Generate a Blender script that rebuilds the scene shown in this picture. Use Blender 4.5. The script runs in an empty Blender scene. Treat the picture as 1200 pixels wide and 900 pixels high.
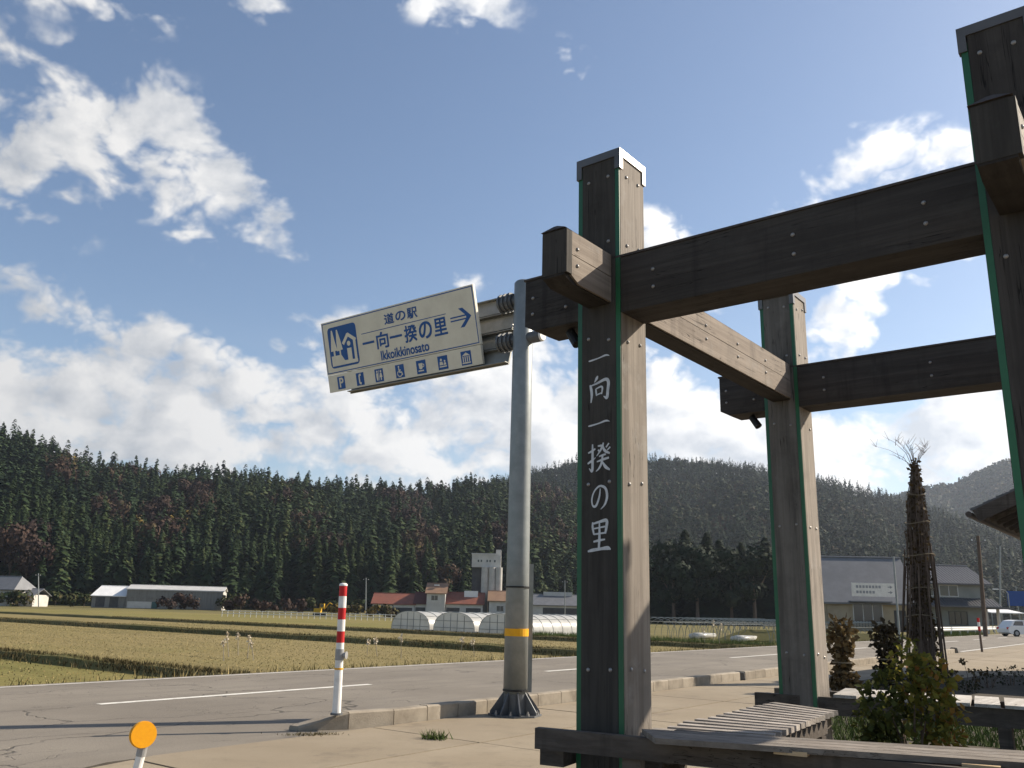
import bpy, math, random
import numpy as np
from mathutils import Vector, Matrix

R_ = math.radians
random.seed(7)
S = bpy.context.scene
COL = S.collection

# ------------------------------------------------------------------ camera
FPX, PITCH, ROLL, CAMH = 1014.42, 0.253918, 0.024295, 1.4
cr, sr, cp, sp = math.cos(ROLL), math.sin(ROLL), math.cos(PITCH), math.sin(PITCH)
cam_d = bpy.data.cameras.new('camera')
cam = bpy.data.objects.new('camera', cam_d)
COL.objects.link(cam)
fw = Vector((0, cp, sp)); upv = Vector((0, -sp, cp)); rt = Vector((1, 0, 0))
X = rt * cr + upv * sr
Y = -rt * sr + upv * cr
cam.matrix_world = Matrix(((X.x, Y.x, -fw.x, 0), (X.y, Y.y, -fw.y, 0), (X.z, Y.z, -fw.z, CAMH), (0, 0, 0, 1)))
cam_d.sensor_fit = 'HORIZONTAL'; cam_d.sensor_width = 36
cam_d.lens = FPX * 36 / 1200
cam_d.clip_start = 0.05; cam_d.clip_end = 12000
S.camera = cam

SUN_AZ, SUN_EL = R_(69.8), R_(33.4)
SUN = Vector((math.sin(SUN_AZ) * math.cos(SUN_EL), math.cos(SUN_AZ) * math.cos(SUN_EL), math.sin(SUN_EL)))
SKY_STRENGTH = 0.088
SUN_STRENGTH = 5.0
S.view_settings.view_transform = 'Standard'
S.view_settings.look = 'None'
S.view_settings.exposure = 0.72
S.view_settings.gamma = 1.0
S.render.engine="CYCLES"; S.cycles.max_bounces = 6; S.cycles.diffuse_bounces = 2; S.cycles.glossy_bounces = 2; S.cycles.transparent_max_bounces = 12


def ray(x, y):
    a, b = x - 600, y - 450
    u = cr * a + sr * b; v = -sr * a + cr * b
    return np.array([u / FPX, cp + v / FPX * sp, sp - v / FPX * cp])


def gp(x, y, z=0.0):
    "where the sight line through a photograph point meets the level z"
    d = ray(x, y); t = (z - CAMH) / d[2]
    return Vector((d[0] * t, d[1] * t, z))


def at(x, y, Yd):
    "the point on a sight line at distance Yd"
    d = ray(x, y); t = Yd / d[1]
    return Vector((d[0] * t, Yd, CAMH + d[2] * t))


# ------------------------------------------------------------------ node helper
class NT:
    def __init__(s, nt): s.nt = nt
    def n(s, typ, **kw):
        o = s.nt.nodes.new(typ)
        for k, v in kw.items(): setattr(o, k, v)
        return o
    def link(s, a, b): s.nt.links.new(a, b)
    def put(s, sock, v):
        if isinstance(v, bpy.types.NodeSocket): s.link(v, sock)
        else: sock.default_value = v
    def m(s, op, a, b=0.0, c=0.0, clamp=False):
        o = s.n('ShaderNodeMath', operation=op, use_clamp=clamp)
        s.put(o.inputs[0], a); s.put(o.inputs[1], b); s.put(o.inputs[2], c)
        return o.outputs[0]
    def vm(s, op, a, b=(0, 0, 0)):
        o = s.n('ShaderNodeVectorMath', operation=op)
        s.put(o.inputs[0], a)
        if op == 'SCALE': s.put(o.inputs['Scale'], b)
        else: s.put(o.inputs[1], b)
        return o.outputs[0]
    def noise(s, vec, scale, detail=4, rough=.55, lac=2.0, dist=0.0):
        o = s.n('ShaderNodeTexNoise')
        if vec is not None: s.link(vec, o.inputs['Vector'])
        o.inputs['Scale'].default_value = scale; o.inputs['Detail'].default_value = detail
        o.inputs['Roughness'].default_value = rough; o.inputs['Lacunarity'].default_value = lac
        o.inputs['Distortion'].default_value = dist
        return o.outputs['Fac']
    def mix(s, f, a, b, mode='MIX'):
        o = s.n('ShaderNodeMix', data_type='RGBA', blend_type=mode)
        s.put(o.inputs[0], f)
        for sock, v in ((o.inputs[6], a), (o.inputs[7], b)):
            if isinstance(v, bpy.types.NodeSocket): s.link(v, sock)
            else: sock.default_value = (v[0], v[1], v[2], 1)
        return o.outputs[2]
    def ramp(s, f, stops, interp='LINEAR'):
        o = s.n('ShaderNodeValToRGB'); o.color_ramp.interpolation = interp
        e = o.color_ramp.elements
        while len(e) < len(stops): e.new(0.5)
        for i, (p, c) in enumerate(stops):
            e[i].position = p
            e[i].color = (c, c, c, 1) if not hasattr(c, '__len__') else (c[0], c[1], c[2], 1)
        s.put(o.inputs[0], f)
        return o.outputs[0]
    def sstep(s, v, lo, hi):
        o = s.n('ShaderNodeMapRange', interpolation_type='SMOOTHSTEP')
        s.put(o.inputs[0], v); o.inputs[1].default_value = lo; o.inputs[2].default_value = hi
        return o.outputs[0]


# ------------------------------------------------------------------ sky and sun
def make_world():
    w = bpy.data.worlds.new('World'); S.world = w; w.use_nodes = True
    k = NT(w.node_tree)
    bg = w.node_tree.nodes['Background']
    sky = k.n('ShaderNodeTexSky', sky_type='NISHITA', sun_disc=False)
    sky.sun_elevation = SUN_EL; sky.sun_rotation = SUN_AZ
    sky.altitude = 100; sky.air_density = 1.0; sky.dust_density = 0.9; sky.ozone_density = 1.6
    tc = k.n('ShaderNodeTexCoord'); d = tc.outputs['Generated']
    sep = k.n('ShaderNodeSeparateXYZ'); k.link(d, sep.inputs[0])
    dx, dy, dz = sep.outputs
    az = k.m('ARCTAN2', dx, dy); el = k.m('ARCSINE', dz)
    # warp used by every cloud outline
    dn = k.vm('MULTIPLY', d, (1, 1, 1.35))
    wn = k.n('ShaderNodeTexNoise'); k.link(dn, wn.inputs[0]); wn.inputs['Scale'].default_value = 7.0; wn.inputs['Detail'].default_value = 2
    warp = k.vm('SCALE', k.vm('SUBTRACT', wn.outputs['Color'], (.5, .5, .5)), .05)
    p = k.vm('ADD', dn, warp)
    n1 = k.noise(p, 9.0, 5, .60)
    nf = k.m('ABSOLUTE', k.m('MULTIPLY_ADD', k.noise(p, 17.0, 3, .55), 2.0, -1.0))
    n2 = k.noise(k.vm('ADD', p, tuple(SUN * .03)), 9.0, 3, .5)
    # clouds: place (as seen over the valley), half width, half height (in thousandths of a radian), tilt, weight
    blobs = [(20, 150, 85, 75, 30, .95), (0, 225, 70, 36, 10, .5), (180, 165, 80, 58, 30, 1.0), (255, 228, 95, 50, 36, 1.15), (318, 275, 42, 30, 40, .8),
             (95, -4, 85, 20, 0, .7), (300, 4, 36, 26, 30, .6), (530, 0, 62, 26, 5, .85),
             (0, 335, 30, 34, 0, .8), (100, 365, 85, 24, 12, .6), (315, 366, 60, 10, 5, .6),
             (150, 430, 240, 55, 6, 1.0), (40, 480, 200, 50, 0, 1.0), (480, 455, 150, 75, -6, 1.15), (640, 480, 130, 70, 0, 1.0), (330, 520, 330, 50, 0, .9),
             (985, 208, 84, 42, -12, 1.0), (1120, 183, 42, 18, 10, .8), (1130, 300, 70, 34, 5, 1.0), (865, 345, 62, 22, -20, .85), (985, 388, 42, 50, -40, 1.0),
             (772, 277, 36, 28, 0, 1.0), (1022, 322, 28, 18, 0, .85), (662, 75, 34, 22, 20, .6), (545, 330, 24, 12, 0, .5),
             (800, 485, 105, 55, 10, 1.15), (920, 530, 110, 45, 0, 1.05), (1070, 525, 170, 46, -6, 1.15), (1180, 505, 90, 45, 0, 1.0)]
    cmb = k.n('ShaderNodeCombineXYZ'); k.link(az, cmb.inputs[0]); k.link(el, cmb.inputs[1])
    tot = None
    for (x, y, sx, sy, rot, wgt) in blobs:
        r = ray(x, y); r = r / np.linalg.norm(r)
        a0, e0 = math.atan2(r[0], r[1]), math.asin(r[2])
        mp = k.n('ShaderNodeMapping', vector_type='TEXTURE'); k.link(cmb.outputs[0], mp.inputs[0])
        mp.inputs['Location'].default_value = (a0, e0, 0); mp.inputs['Rotation'].default_value = (0, 0, R_(-rot))
        mp.inputs['Scale'].default_value = (sx * .0016 / math.cos(e0), sy * .0016, 1)
        gr = k.n('ShaderNodeTexGradient', gradient_type='SPHERICAL'); k.link(mp.outputs[0], gr.inputs[0])
        tot = k.m('MULTIPLY_ADD', gr.outputs['Fac'], wgt, tot if tot is not None else 0.0)
    tot = k.m('MINIMUM', tot, 1.1)
    # broken cloud goes on all round the sky, out of the picture too
    aa = k.m('ABSOLUTE', az)
    away = k.sstep(aa, .72, 1.0)
    over = k.sstep(el, .74, .95)
    rest = k.m('MAXIMUM', away, over)
    wide = k.m('MULTIPLY', rest, k.sstep(k.noise(dn, 2.2, 3), .5, .72))
    tot = k.m('MAXIMUM', tot, wide)
    dens = k.m('ADD', tot, k.m('MULTIPLY', k.m('SUBTRACT', n1, .5), 3.2))
    dens = k.m('MULTIPLY_ADD', k.m('SUBTRACT', nf, .22), 1.5, dens)
    dens = k.m('MULTIPLY', k.sstep(dens, .26, .92), k.sstep(tot, .03, .36))
    # thin veil low down
    veil = k.m('MULTIPLY', k.sstep(el, .34, .02), k.m('MULTIPLY', k.sstep(k.noise(k.vm('MULTIPLY', d, (1, 1, 4)), 4, 3), .35, .75), .45))
    dens = k.m('MAXIMUM', dens, veil)
    relief = k.m('ADD', k.m('MULTIPLY', k.m('SUBTRACT', n1, n2), 4.2), .62, clamp=True)
    core = k.sstep(dens, .3, 1.0)
    ccol = k.mix(relief, (3.6, 3.85, 4.25), (7.2, 7.05, 6.85))
    ccol = k.mix(k.m('MULTIPLY', core, .75), k.mix(.5, ccol, (5.6, 5.75, 6.0)), ccol)
    dot = k.n('ShaderNodeVectorMath', operation='DOT_PRODUCT'); k.link(d, dot.inputs[0]); dot.inputs[1].default_value = SUN
    glow = k.m('MULTIPLY_ADD', k.sstep(dot.outputs['Value'], -.2, .95), .55, .78)
    ccol = k.mix(1.0, ccol, k.comb(glow), 'MULTIPLY')
    final = k.mix(k.m('MULTIPLY', dens, .96), sky.outputs[0], ccol)
    k.link(final, bg.inputs[0]); bg.inputs[1].default_value = SKY_STRENGTH
    w.cycles.sampling_method = 'MANUAL'; w.cycles.sample_map_resolution = 512


def _comb(s, v):
    o = s.n('ShaderNodeCombineXYZ')
    for i in range(3): s.link(v, o.inputs[i])
    return o.outputs[0]


NT.comb = _comb
make_world()
sl = bpy.data.lights.new('sun', 'SUN'); sl.energy = SUN_STRENGTH; sl.angle = R_(0.53); sl.color = (1.0, .885, .725)
so = bpy.data.objects.new('sun', sl); COL.objects.link(so)
so.rotation_euler = SUN.to_track_quat('Z', 'Y').to_euler(); so.location = (30, 10, 40)


# ------------------------------------------------------------------ materials
MATS = {}


def newmat(name):
    m = bpy.data.materials.new(name); m.use_nodes = True
    b = m.node_tree.nodes['Principled BSDF']
    b.inputs['Specular IOR Level'].default_value = .3
    MATS[name] = m
    return m, NT(m.node_tree), b


def mat(name, c1, c2=None, scale=6.0, rough=.7, bump=0.0, bscale=None, metal=0.0, stretch=(1, 1, 1), rotz=0.0, lo=.35, hi=.7, detail=6, rnd=0.0, spec=.3, dirt=None, dscale=1.2):
    m, k, b = newmat(name)
    tc = k.n('ShaderNodeTexCoord'); mp = k.n('ShaderNodeMapping')
    k.link(tc.outputs['Object'], mp.inputs[0]); mp.inputs['Scale'].default_value = stretch; mp.inputs['Rotation'].default_value = (0, 0, rotz)
    v = mp.outputs[0]
    c2 = c2 or tuple(x * .8 for x in c1)
    f = k.sstep(k.noise(v, scale, detail, .62), lo, hi)
    col = k.mix(f, c1, c2)
    if dirt:
        g = k.sstep(k.noise(tc.outputs['Object'], dscale, 7, .65), .5, .78)
        col = k.mix(k.m('MULTIPLY', g, .8), col, dirt)
    if rnd:
        oi = k.n('ShaderNodeObjectInfo')
        hsv = k.n('ShaderNodeHueSaturation'); k.link(col, hsv.inputs['Color'])
        k.link(k.m('MULTIPLY_ADD', oi.outputs['Random'], 2 * rnd, 1 - rnd), hsv.inputs['Value'])
        col = hsv.outputs[0]
    k.link(col, b.inputs['Base Color'])
    b.inputs['Roughness'].default_value = rough; b.inputs['Metallic'].default_value = metal
    b.inputs['Specular IOR Level'].default_value = spec
    if bump:
        bp = k.n('ShaderNodeBump'); bp.inputs['Strength'].default_value = bump; bp.inputs['Distance'].default_value = .01
        k.link(k.noise(v, bscale or scale * 4, 6, .65), bp.inputs['Height']); k.link(bp.outputs[0], b.inputs['Normal'])
    return m


def wood(name, stretch, rotz, c1, c2, c3, rnd=.12, rough=.82):
    "weathered timber: grain runs along the axis with the small stretch number"
    m, k, b = newmat(name)
    tc = k.n('ShaderNodeTexCoord'); mp = k.n('ShaderNodeMapping')
    k.link(tc.outputs['Object'], mp.inputs[0]); mp.inputs['Rotation'].default_value = (0, 0, rotz); 
    st = k.vm('MULTIPLY', mp.outputs[0], stretch)
    oi = k.n('ShaderNodeObjectInfo')
    st = k.vm('ADD', st, k.comb(k.m('MULTIPLY', oi.outputs['Random'], 37.0)))
    g1 = k.noise(st, 22, 5, .6, dist=.4); g2 = k.noise(st, 5, 4, .6, dist=.8); g3 = k.noise(st, 70, 3, .6)
    col = k.mix(k.sstep(g1, .36, .66), c1, c2)
    col = k.mix(k.m('MULTIPLY', k.sstep(g2, .48, .72), .75), col, c3)
    col = k.mix(k.m('MULTIPLY', k.sstep(g3, .56, .75), .35), col, tuple(x * .45 for x in c1))
    off = k.vm('ADD', mp.outputs[0], k.comb(k.m('MULTIPLY', oi.outputs['Random'], 19.0)))
    bl = k.noise(off, 2.6, 6, .65)
    col = k.mix(k.m('MULTIPLY', k.sstep(bl, .46, .70), .55), col, tuple(x * .50 for x in c2))
    # rain streaks and bleached patches
    stn = k.noise(k.vm('MULTIPLY', off, (9, 9, .7)), 1.0, 5, .6)
    col = k.mix(k.m('MULTIPLY', k.sstep(stn, .52, .72), .5), col, tuple(x * .42 for x in c1))
    gb = k.noise(k.vm('ADD', off, (3.1, 7.7, 1.3)), 3.4, 5, .7)
    g0_ = sum(c2) / 3
    col = k.mix(k.m('MULTIPLY', k.sstep(gb, .55, .75), .45), col, (g0_ * 1.25, g0_ * 1.2, g0_ * 1.12))
    # drying checks along the grain and a few knots
    ck = k.noise(k.vm('MULTIPLY', st, (1, 1, 1)), 34, 2, .5, dist=.15)
    chk = k.m('MULTIPLY', k.sstep(k.m('ABSOLUTE', k.m('SUBTRACT', ck, .5)), .012, .003), k.sstep(k.noise(off, 1.9, 2), .50, .60))
    kv = k.n('ShaderNodeTexVoronoi'); k.link(k.vm('MULTIPLY', off, tuple(max(x, .35) for x in stretch)), kv.inputs['Vector']); kv.inputs['Scale'].default_value = 3.2
    knot = k.sstep(kv.outputs['Distance'], .085, .03)
    dark = k.m('MAXIMUM', chk, k.m('MULTIPLY', knot, .7))
    col = k.mix(k.m('MULTIPLY', dark, .85), col, tuple(x * .22 for x in c3))
    hsv = k.n('ShaderNodeHueSaturation'); k.link(col, hsv.inputs['Color'])
    k.link(k.m('MULTIPLY_ADD', oi.outputs['Random'], 2 * rnd, 1 - rnd), hsv.inputs['Value'])
    k.link(hsv.outputs[0], b.inputs['Base Color']); b.inputs['Roughness'].default_value = rough; b.inputs['Specular IOR Level'].default_value = .25
    bp = k.n('ShaderNodeBump'); bp.inputs['Strength'].default_value = .5; bp.inputs['Distance'].default_value = .006
    k.link(k.m('SUBTRACT', k.m('ADD', g1, k.m('MULTIPLY', g3, .7)), k.m('MULTIPLY', dark, 1.5)), bp.inputs['Height']); k.link(bp.outputs[0], b.inputs['Normal'])
    return m


def leafmat(name, stops, rnd=.2, rough=.75, transl=.0):
    "foliage colour picked leaf by leaf from the mesh attribute 'tint'"
    m, k, b = newmat(name)
    a = k.n('ShaderNodeAttribute', attribute_name='tint')
    oi = k.n('ShaderNodeObjectInfo')
    f = k.m('ADD', a.outputs['Fac'], k.m('MULTIPLY', k.m('SUBTRACT', oi.outputs['Random'], .5), rnd), clamp=True)
    col = k.ramp(f, stops)
    k.link(col, b.inputs['Base Color']); b.inputs['Roughness'].default_value = rough; b.inputs['Specular IOR Level'].default_value = .12
    if transl:
        t = k.n('ShaderNodeBsdfTranslucent'); k.link(col, t.inputs[0])
        ms = k.n('ShaderNodeMixShader'); ms.inputs[0].default_value = transl
        out = [x for x in m.node_tree.nodes if x.type == 'OUTPUT_MATERIAL'][0]
        k.link(b.outputs[0], ms.inputs[1]); k.link(t.outputs[0], ms.inputs[2]); k.link(ms.outputs[0], out.inputs[0])
    return m


TH = 0.901292          # heading of the gate
W_LIT = ((.20, .172, .145), (.27, .235, .20), (.14, .117, .097))  # lighter timber for sunward boards: sunlight put into the colour
W_SHADE = ((.048, .042, .038), (.068, .060, .054), (.033, .028, .025))  # same timber darkened for front faces: their shade put into the colour
W_UNDERSHADE = ((.030, .026, .023), (.042, .036, .032), (.022, .018, .016))  # darkest copy: shade under the cross beams put into the colour
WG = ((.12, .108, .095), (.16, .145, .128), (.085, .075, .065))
wood('wood_post_lit', (1, 1, .035), -TH, *W_LIT)
wood('wood_beam_shade', (1, .035, 1), -TH, *W_SHADE)
wood('wood_front_shade', (1, 1, .035), -TH, *W_SHADE)
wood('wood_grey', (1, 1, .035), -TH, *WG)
wood('wood_beam_undershade', (.035, 1, 1), -TH, *W_UNDERSHADE)      # grain across the road; core darkened to paint the underside's shade
wood('wood_beam_lit', (.035, 1, 1), -TH, (.20, .162, .13), (.275, .23, .188), (.11, .086, .068))  # bright boards for the sunward beam side, sunlight painted in
wood('wood_slat_long', (1, .04, 1), -TH, (.29, .255, .225), (.40, .36, .32), (.19, .16, .135), .25)
wood('wood_slat_cross', (.04, 1, 1), -TH, (.40, .37, .335), (.52, .49, .45), (.29, .255, .22), .2)
wood('wood_letter', (1, 1, .035), -TH, (.048, .043, .038), (.064, .057, .050), (.036, .032, .028), .05)
wood('wood_dark', (1, .04, 1), -TH, (.088, .072, .060), (.125, .104, .087), (.058, .046, .037), .15)
wood('wood_plank_shade', (1, .04, 1), -TH, (.19, .162, .135), (.27, .235, .20), (.125, .102, .083), .2)  # slat timber darkened: shade over the front bench painted into it
wood('wood_fresh', (1, .1, 1), -TH, (.50, .36, .21), (.60, .44, .27), (.40, .27, .15), .1)
mat('green_strip', (.008, .085, .034), (.012, .115, .045), 3, .45, spec=.5)
mat('metal_cap', (.13, .12, .11), (.10, .09, .082), 3, .34, metal=.5, dirt=(.07, .06, .05), spec=.6)
mat('metal_cap_dark', (.045, .035, .03), (.07, .055, .045), 3, .6)
mat('bolt_steel', (.36, .35, .34), (.24, .23, .22), 30, .45, metal=.6)
mat('galvanised', (.215, .232, .228), (.27, .285, .28), 5, .45, metal=.3, dirt=(.16, .165, .16), spec=.5)
mat('galvanised_dark', (.10, .105, .11), (.15, .155, .16), 5, .55, metal=.3)
mat('black_rubber', (.012, .012, .013), (.02, .02, .02), 8, .7)
mat('black_metal', (.015, .015, .016), (.02, .02, .02), 8, .5)
mat('alu_rib', (.23, .23, .21), (.30, .295, .27), 4, .45, metal=.4, stretch=(1, 1, 1))
mat('sign_white', (.74, .70, .59), (.66, .62, .52), 3, .5)
mat('sign_blue', (.016, .085, .29), (.02, .10, .33), 3, .5)
mat('white_paint', (.80, .79, .76), (.70, .69, .66), 9, .55, dirt=(.5, .46, .4), dscale=6)
mat('red_paint', (.52, .018, .02), (.44, .016, .018), 9, .5)
mat('orange_reflector', (.92, .40, .004), (.88, .36, .004), 40, .35, spec=.5)
mat('yellow_tape', (.82, .40, .01), (.75, .35, .01), 10, .5)
mat('brush_paint', (.62, .63, .64), (.50, .51, .52), 25, .6)
mat('grey_plate', (.35, .35, .35), (.28, .28, .28), 10, .5, metal=.3)
mat('concrete_kerb', (.31, .27, .215), (.225, .192, .15), 3.5, .9, .5, 60, dirt=(.11, .092, .07), dscale=2.2, rnd=.12)
mat('soil', (.045, .035, .025), (.075, .06, .04), 5, .95, .8, 30)
mat('steel_white', (.62, .62, .60), (.52, .52, .5), 4, .6)
mat('rope', (.26, .21, .14), (.2, .16, .105), 30, .9)
mat('bark', (.085, .060, .045), (.13, .095, .07), 14, .9, .6, 40, stretch=(1, 1, .2))
mat('twig', (.10, .075, .058), (.15, .11, .085), 14, .9)
mat('bark_pale', (.35, .31, .26), (.25, .22, .18), 4, .9)


def road_mat():
    m, k, b = newmat('asphalt')
    tc = k.n('ShaderNodeTexCoord'); o = tc.outputs['Object']
    mp = k.n('ShaderNodeMapping'); k.link(o, mp.inputs[0]); mp.inputs['Rotation'].default_value = (0, 0, -math.atan2(.8, .6))
    v = mp.outputs[0]
    big = k.noise(v, .35, 5, .6); mid = k.noise(k.vm('MULTIPLY', v, (.15, 1, 1)), 1.6, 5, .6); fine = k.noise(v, 55, 3, .7); spk = k.noise(v, 160, 2, .6)
    col = k.mix(k.sstep(big, .35, .68), (.178, .156, .128), (.228, .202, .166))
    col = k.mix(k.m('MULTIPLY', k.sstep(mid, .45, .7), .5), col, (.14, .124, .106))
    col = k.mix(k.m('MULTIPLY', k.sstep(fine, .45, .7), .45), col, (.10, .09, .078))
    col = k.mix(k.m('MULTIPLY', k.sstep(spk, .58, .72), .4), col, (.36, .33, .28))
    # cracks: wandering, mostly along and across the road
    wob = k.vm('SCALE', k.vm('SUBTRACT', k.ncol(v, 1.1, 5), (.5, .5, .5)), 1.2)
    vv = k.vm('ADD', k.vm('MULTIPLY', v, (.22, .5, 1)), k.vm('MULTIPLY', wob, (.35, .35, 0)))
    vo = k.n('ShaderNodeTexVoronoi', feature='DISTANCE_TO_EDGE'); k.link(vv, vo.inputs['Vector']); vo.inputs['Scale'].default_value = 1.0
    crack = k.m('MULTIPLY', k.sstep(vo.outputs['Distance'], .0075, .002), k.sstep(k.noise(v, .45, 3), .36, .46))
    vo2 = k.n('ShaderNodeTexVoronoi', feature='DISTANCE_TO_EDGE'); k.link(k.vm('ADD', vv, k.vm('SCALE', wob, .4)), vo2.inputs['Vector']); vo2.inputs['Scale'].default_value = 3.1
    crack2 = k.m('MULTIPLY', k.sstep(vo2.outputs['Distance'], .014, .003), k.sstep(k.noise(v, .9, 3), .50, .60))
    cc = k.m('MAXIMUM', crack, k.m('MULTIPLY', crack2, .7))
    col = k.mix(k.m('MULTIPLY', cc, .65), col, (.04, .036, .032))
    k.link(col, b.inputs['Base Color']); b.inputs['Roughness'].default_value = .88; b.inputs['Specular IOR Level'].default_value = .25
    bp = k.n('ShaderNodeBump'); bp.inputs['Strength'].default_value = .6; bp.inputs['Distance'].default_value = .006
    k.link(k.m('SUBTRACT', k.m('ADD', fine, k.m('MULTIPLY', spk, .6)), k.m('MULTIPLY', cc, 2)), bp.inputs['Height']); k.link(bp.outputs[0], b.inputs['Normal'])


def _ncol(s, v, sc, de):
    o = s.n('ShaderNodeTexNoise'); s.link(v, o.inputs[0]); o.inputs['Scale'].default_value = sc; o.inputs['Detail'].default_value = de
    return o.outputs['Color']


NT.ncol = _ncol
road_mat()


def apron_mat():
    m, k, b = newmat('apron_concrete')
    tc = k.n('ShaderNodeTexCoord'); v = tc.outputs['Object']
    oi = k.n('ShaderNodeObjectInfo')
    big = k.noise(v, .5, 6, .62); mid = k.noise(v, 2.3, 6, .65); fine = k.noise(v, 45, 4, .7); spk = k.noise(v, 150, 2, .6)
    col = k.mix(k.sstep(big, .3, .7), (.243, .199, .141), (.290, .243, .177))
    col = k.mix(k.m('MULTIPLY', k.sstep(mid, .5, .75), .55), col, (.195, .162, .115))
    col = k.mix(k.m('MULTIPLY', k.sstep(fine, .5, .72), .35), col, (.18, .148, .108))
    col = k.mix(k.m('MULTIPLY', k.sstep(spk, .6, .72), .35), col, (.47, .42, .34))
    st = k.sstep(k.noise(v, 1.1, 8, .72), .54, .68)
    col = k.mix(k.m('MULTIPLY', st, .55), col, (.16, .132, .10))
    hsv = k.n('ShaderNodeHueSaturation'); k.link(col, hsv.inputs['Color']); k.link(k.m('MULTIPLY_ADD', oi.outputs['Random'], .12, .94), hsv.inputs['Value'])
    k.link(hsv.outputs[0], b.inputs['Base Color']); b.inputs['Roughness'].default_value = .92; b.inputs['Specular IOR Level'].default_value = .2
    bp = k.n('ShaderNodeBump'); bp.inputs['Strength'].default_value = .5; bp.inputs['Distance'].default_value = .005
    k.link(k.m('ADD', fine, spk), bp.inputs['Height']); k.link(bp.outputs[0], b.inputs['Normal'])


apron_mat()


def field_mat(name, ca, cb, cc, rows=True):
    m, k, b = newmat(name)
    tc = k.n('ShaderNodeTexCoord')
    mp = k.n('ShaderNodeMapping'); k.link(tc.outputs['Object'], mp.inputs[0]); mp.inputs['Rotation'].default_value = (0, 0, -math.atan2(.8, .6))
    v = mp.outputs[0]
    col = k.mix(k.sstep(k.noise(v, .07, 5, .6), .35, .65), ca, cb)
    col = k.mix(k.m('MULTIPLY', k.sstep(k.noise(v, .5, 6, .65), .48, .7), .6), col, cc)
    col = k.mix(k.m('MULTIPLY', k.sstep(k.noise(v, 7, 4, .7), .5, .7), .45), col, tuple(x * .5 for x in ca))
    col = k.mix(k.m('MULTIPLY', k.sstep(k.noise(k.vm('MULTIPLY', v, (1, .06, 1)), .9, 4, .6), .45, .7), .55), col, tuple(x * .62 for x in cb))
    if rows:
        sx = k.n('ShaderNodeSeparateXYZ'); k.link(k.vm('ADD', v, k.vm('SCALE', k.ncol(v, .8, 3), .25)), sx.inputs[0])
        r = k.m('SINE', k.m('MULTIPLY', sx.outputs[0], 2 * math.pi / .33))
        col = k.mix(k.m('MULTIPLY', k.sstep(r, .1, .9), .4), col, tuple(x * .55 for x in cc))
    k.link(col, b.inputs['Base Color']); b.inputs['Roughness'].default_value = .95; b.inputs['Specular IOR Level'].default_value = .1
    bp = k.n('ShaderNodeBump'); bp.inputs['Strength'].default_value = .8; bp.inputs['Distance'].default_value = .05
    k.link(k.noise(v, 6, 6, .7), bp.inputs['Height']); k.link(bp.outputs[0], b.inputs['Normal'])


field_mat('meadow', (.17, .142, .062), (.13, .122, .046), (.20, .16, .08), False)
field_mat('paddy_tan', (.245, .195, .092), (.215, .175, .077), (.185, .165, .062))
field_mat('paddy_green', (.225, .188, .072), (.17, .16, .05), (.25, .195, .085))
field_mat('hill_floor', (.035, .038, .018), (.05, .045, .022), (.03, .03, .015), False)
leafmat('cedar', [(0, (.013, .025, .012)), (.45, (.029, .049, .020)), (.8, (.052, .071, .027)), (1, (.085, .088, .034))], .5)
leafmat('cedar_dark', [(0, (.010, .018, .010)), (.6, (.018, .030, .014)), (1, (.04, .045, .02))], .3)
leafmat('autumn', [(0, (.034, .022, .018)), (.35, (.052, .031, .023)), (.6, (.066, .045, .024)), (.8, (.055, .056, .022)), (1, (.19, .13, .03))], .5)
leafmat('mixed_wood', [(0, (.011, .021, .008)), (.4, (.023, .036, .011)), (.66, (.044, .046, .014)), (.86, (.048, .032, .016)), (1, (.072, .070, .018))], .3)
leafmat('dry_grass', [(0, (.11, .09, .034)), (.4, (.19, .155, .062)), (.75, (.27, .215, .095)), (1, (.36, .285, .14))], .1)
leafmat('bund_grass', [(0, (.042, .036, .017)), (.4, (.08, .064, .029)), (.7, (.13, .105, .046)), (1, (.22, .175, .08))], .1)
leafmat('green_grass', [(0, (.05, .075, .018)), (.5, (.10, .13, .035)), (.8, (.20, .20, .07)), (1, (.32, .28, .13))], .1)
leafmat('bush_leaf', [(0, (.035, .042, .014)), (.4, (.085, .095, .024)), (.7, (.23, .21, .04)), (.9, (.25, .15, .035)), (1, (.25, .09, .03))], .1, transl=.3)
leafmat('withered_leaf', [(0, (.04, .03, .018)), (.5, (.11, .075, .035)), (.8, (.20, .14, .065)), (1, (.30, .22, .10))], .2, transl=.15)
leafmat('dark_plant', [(0, (.02, .022, .014)), (.6, (.045, .045, .022)), (1, (.10, .075, .045))], .2)
leafmat('plume', [(0, (.5, .42, .32)), (1, (.72, .64, .52))], .1)


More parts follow.
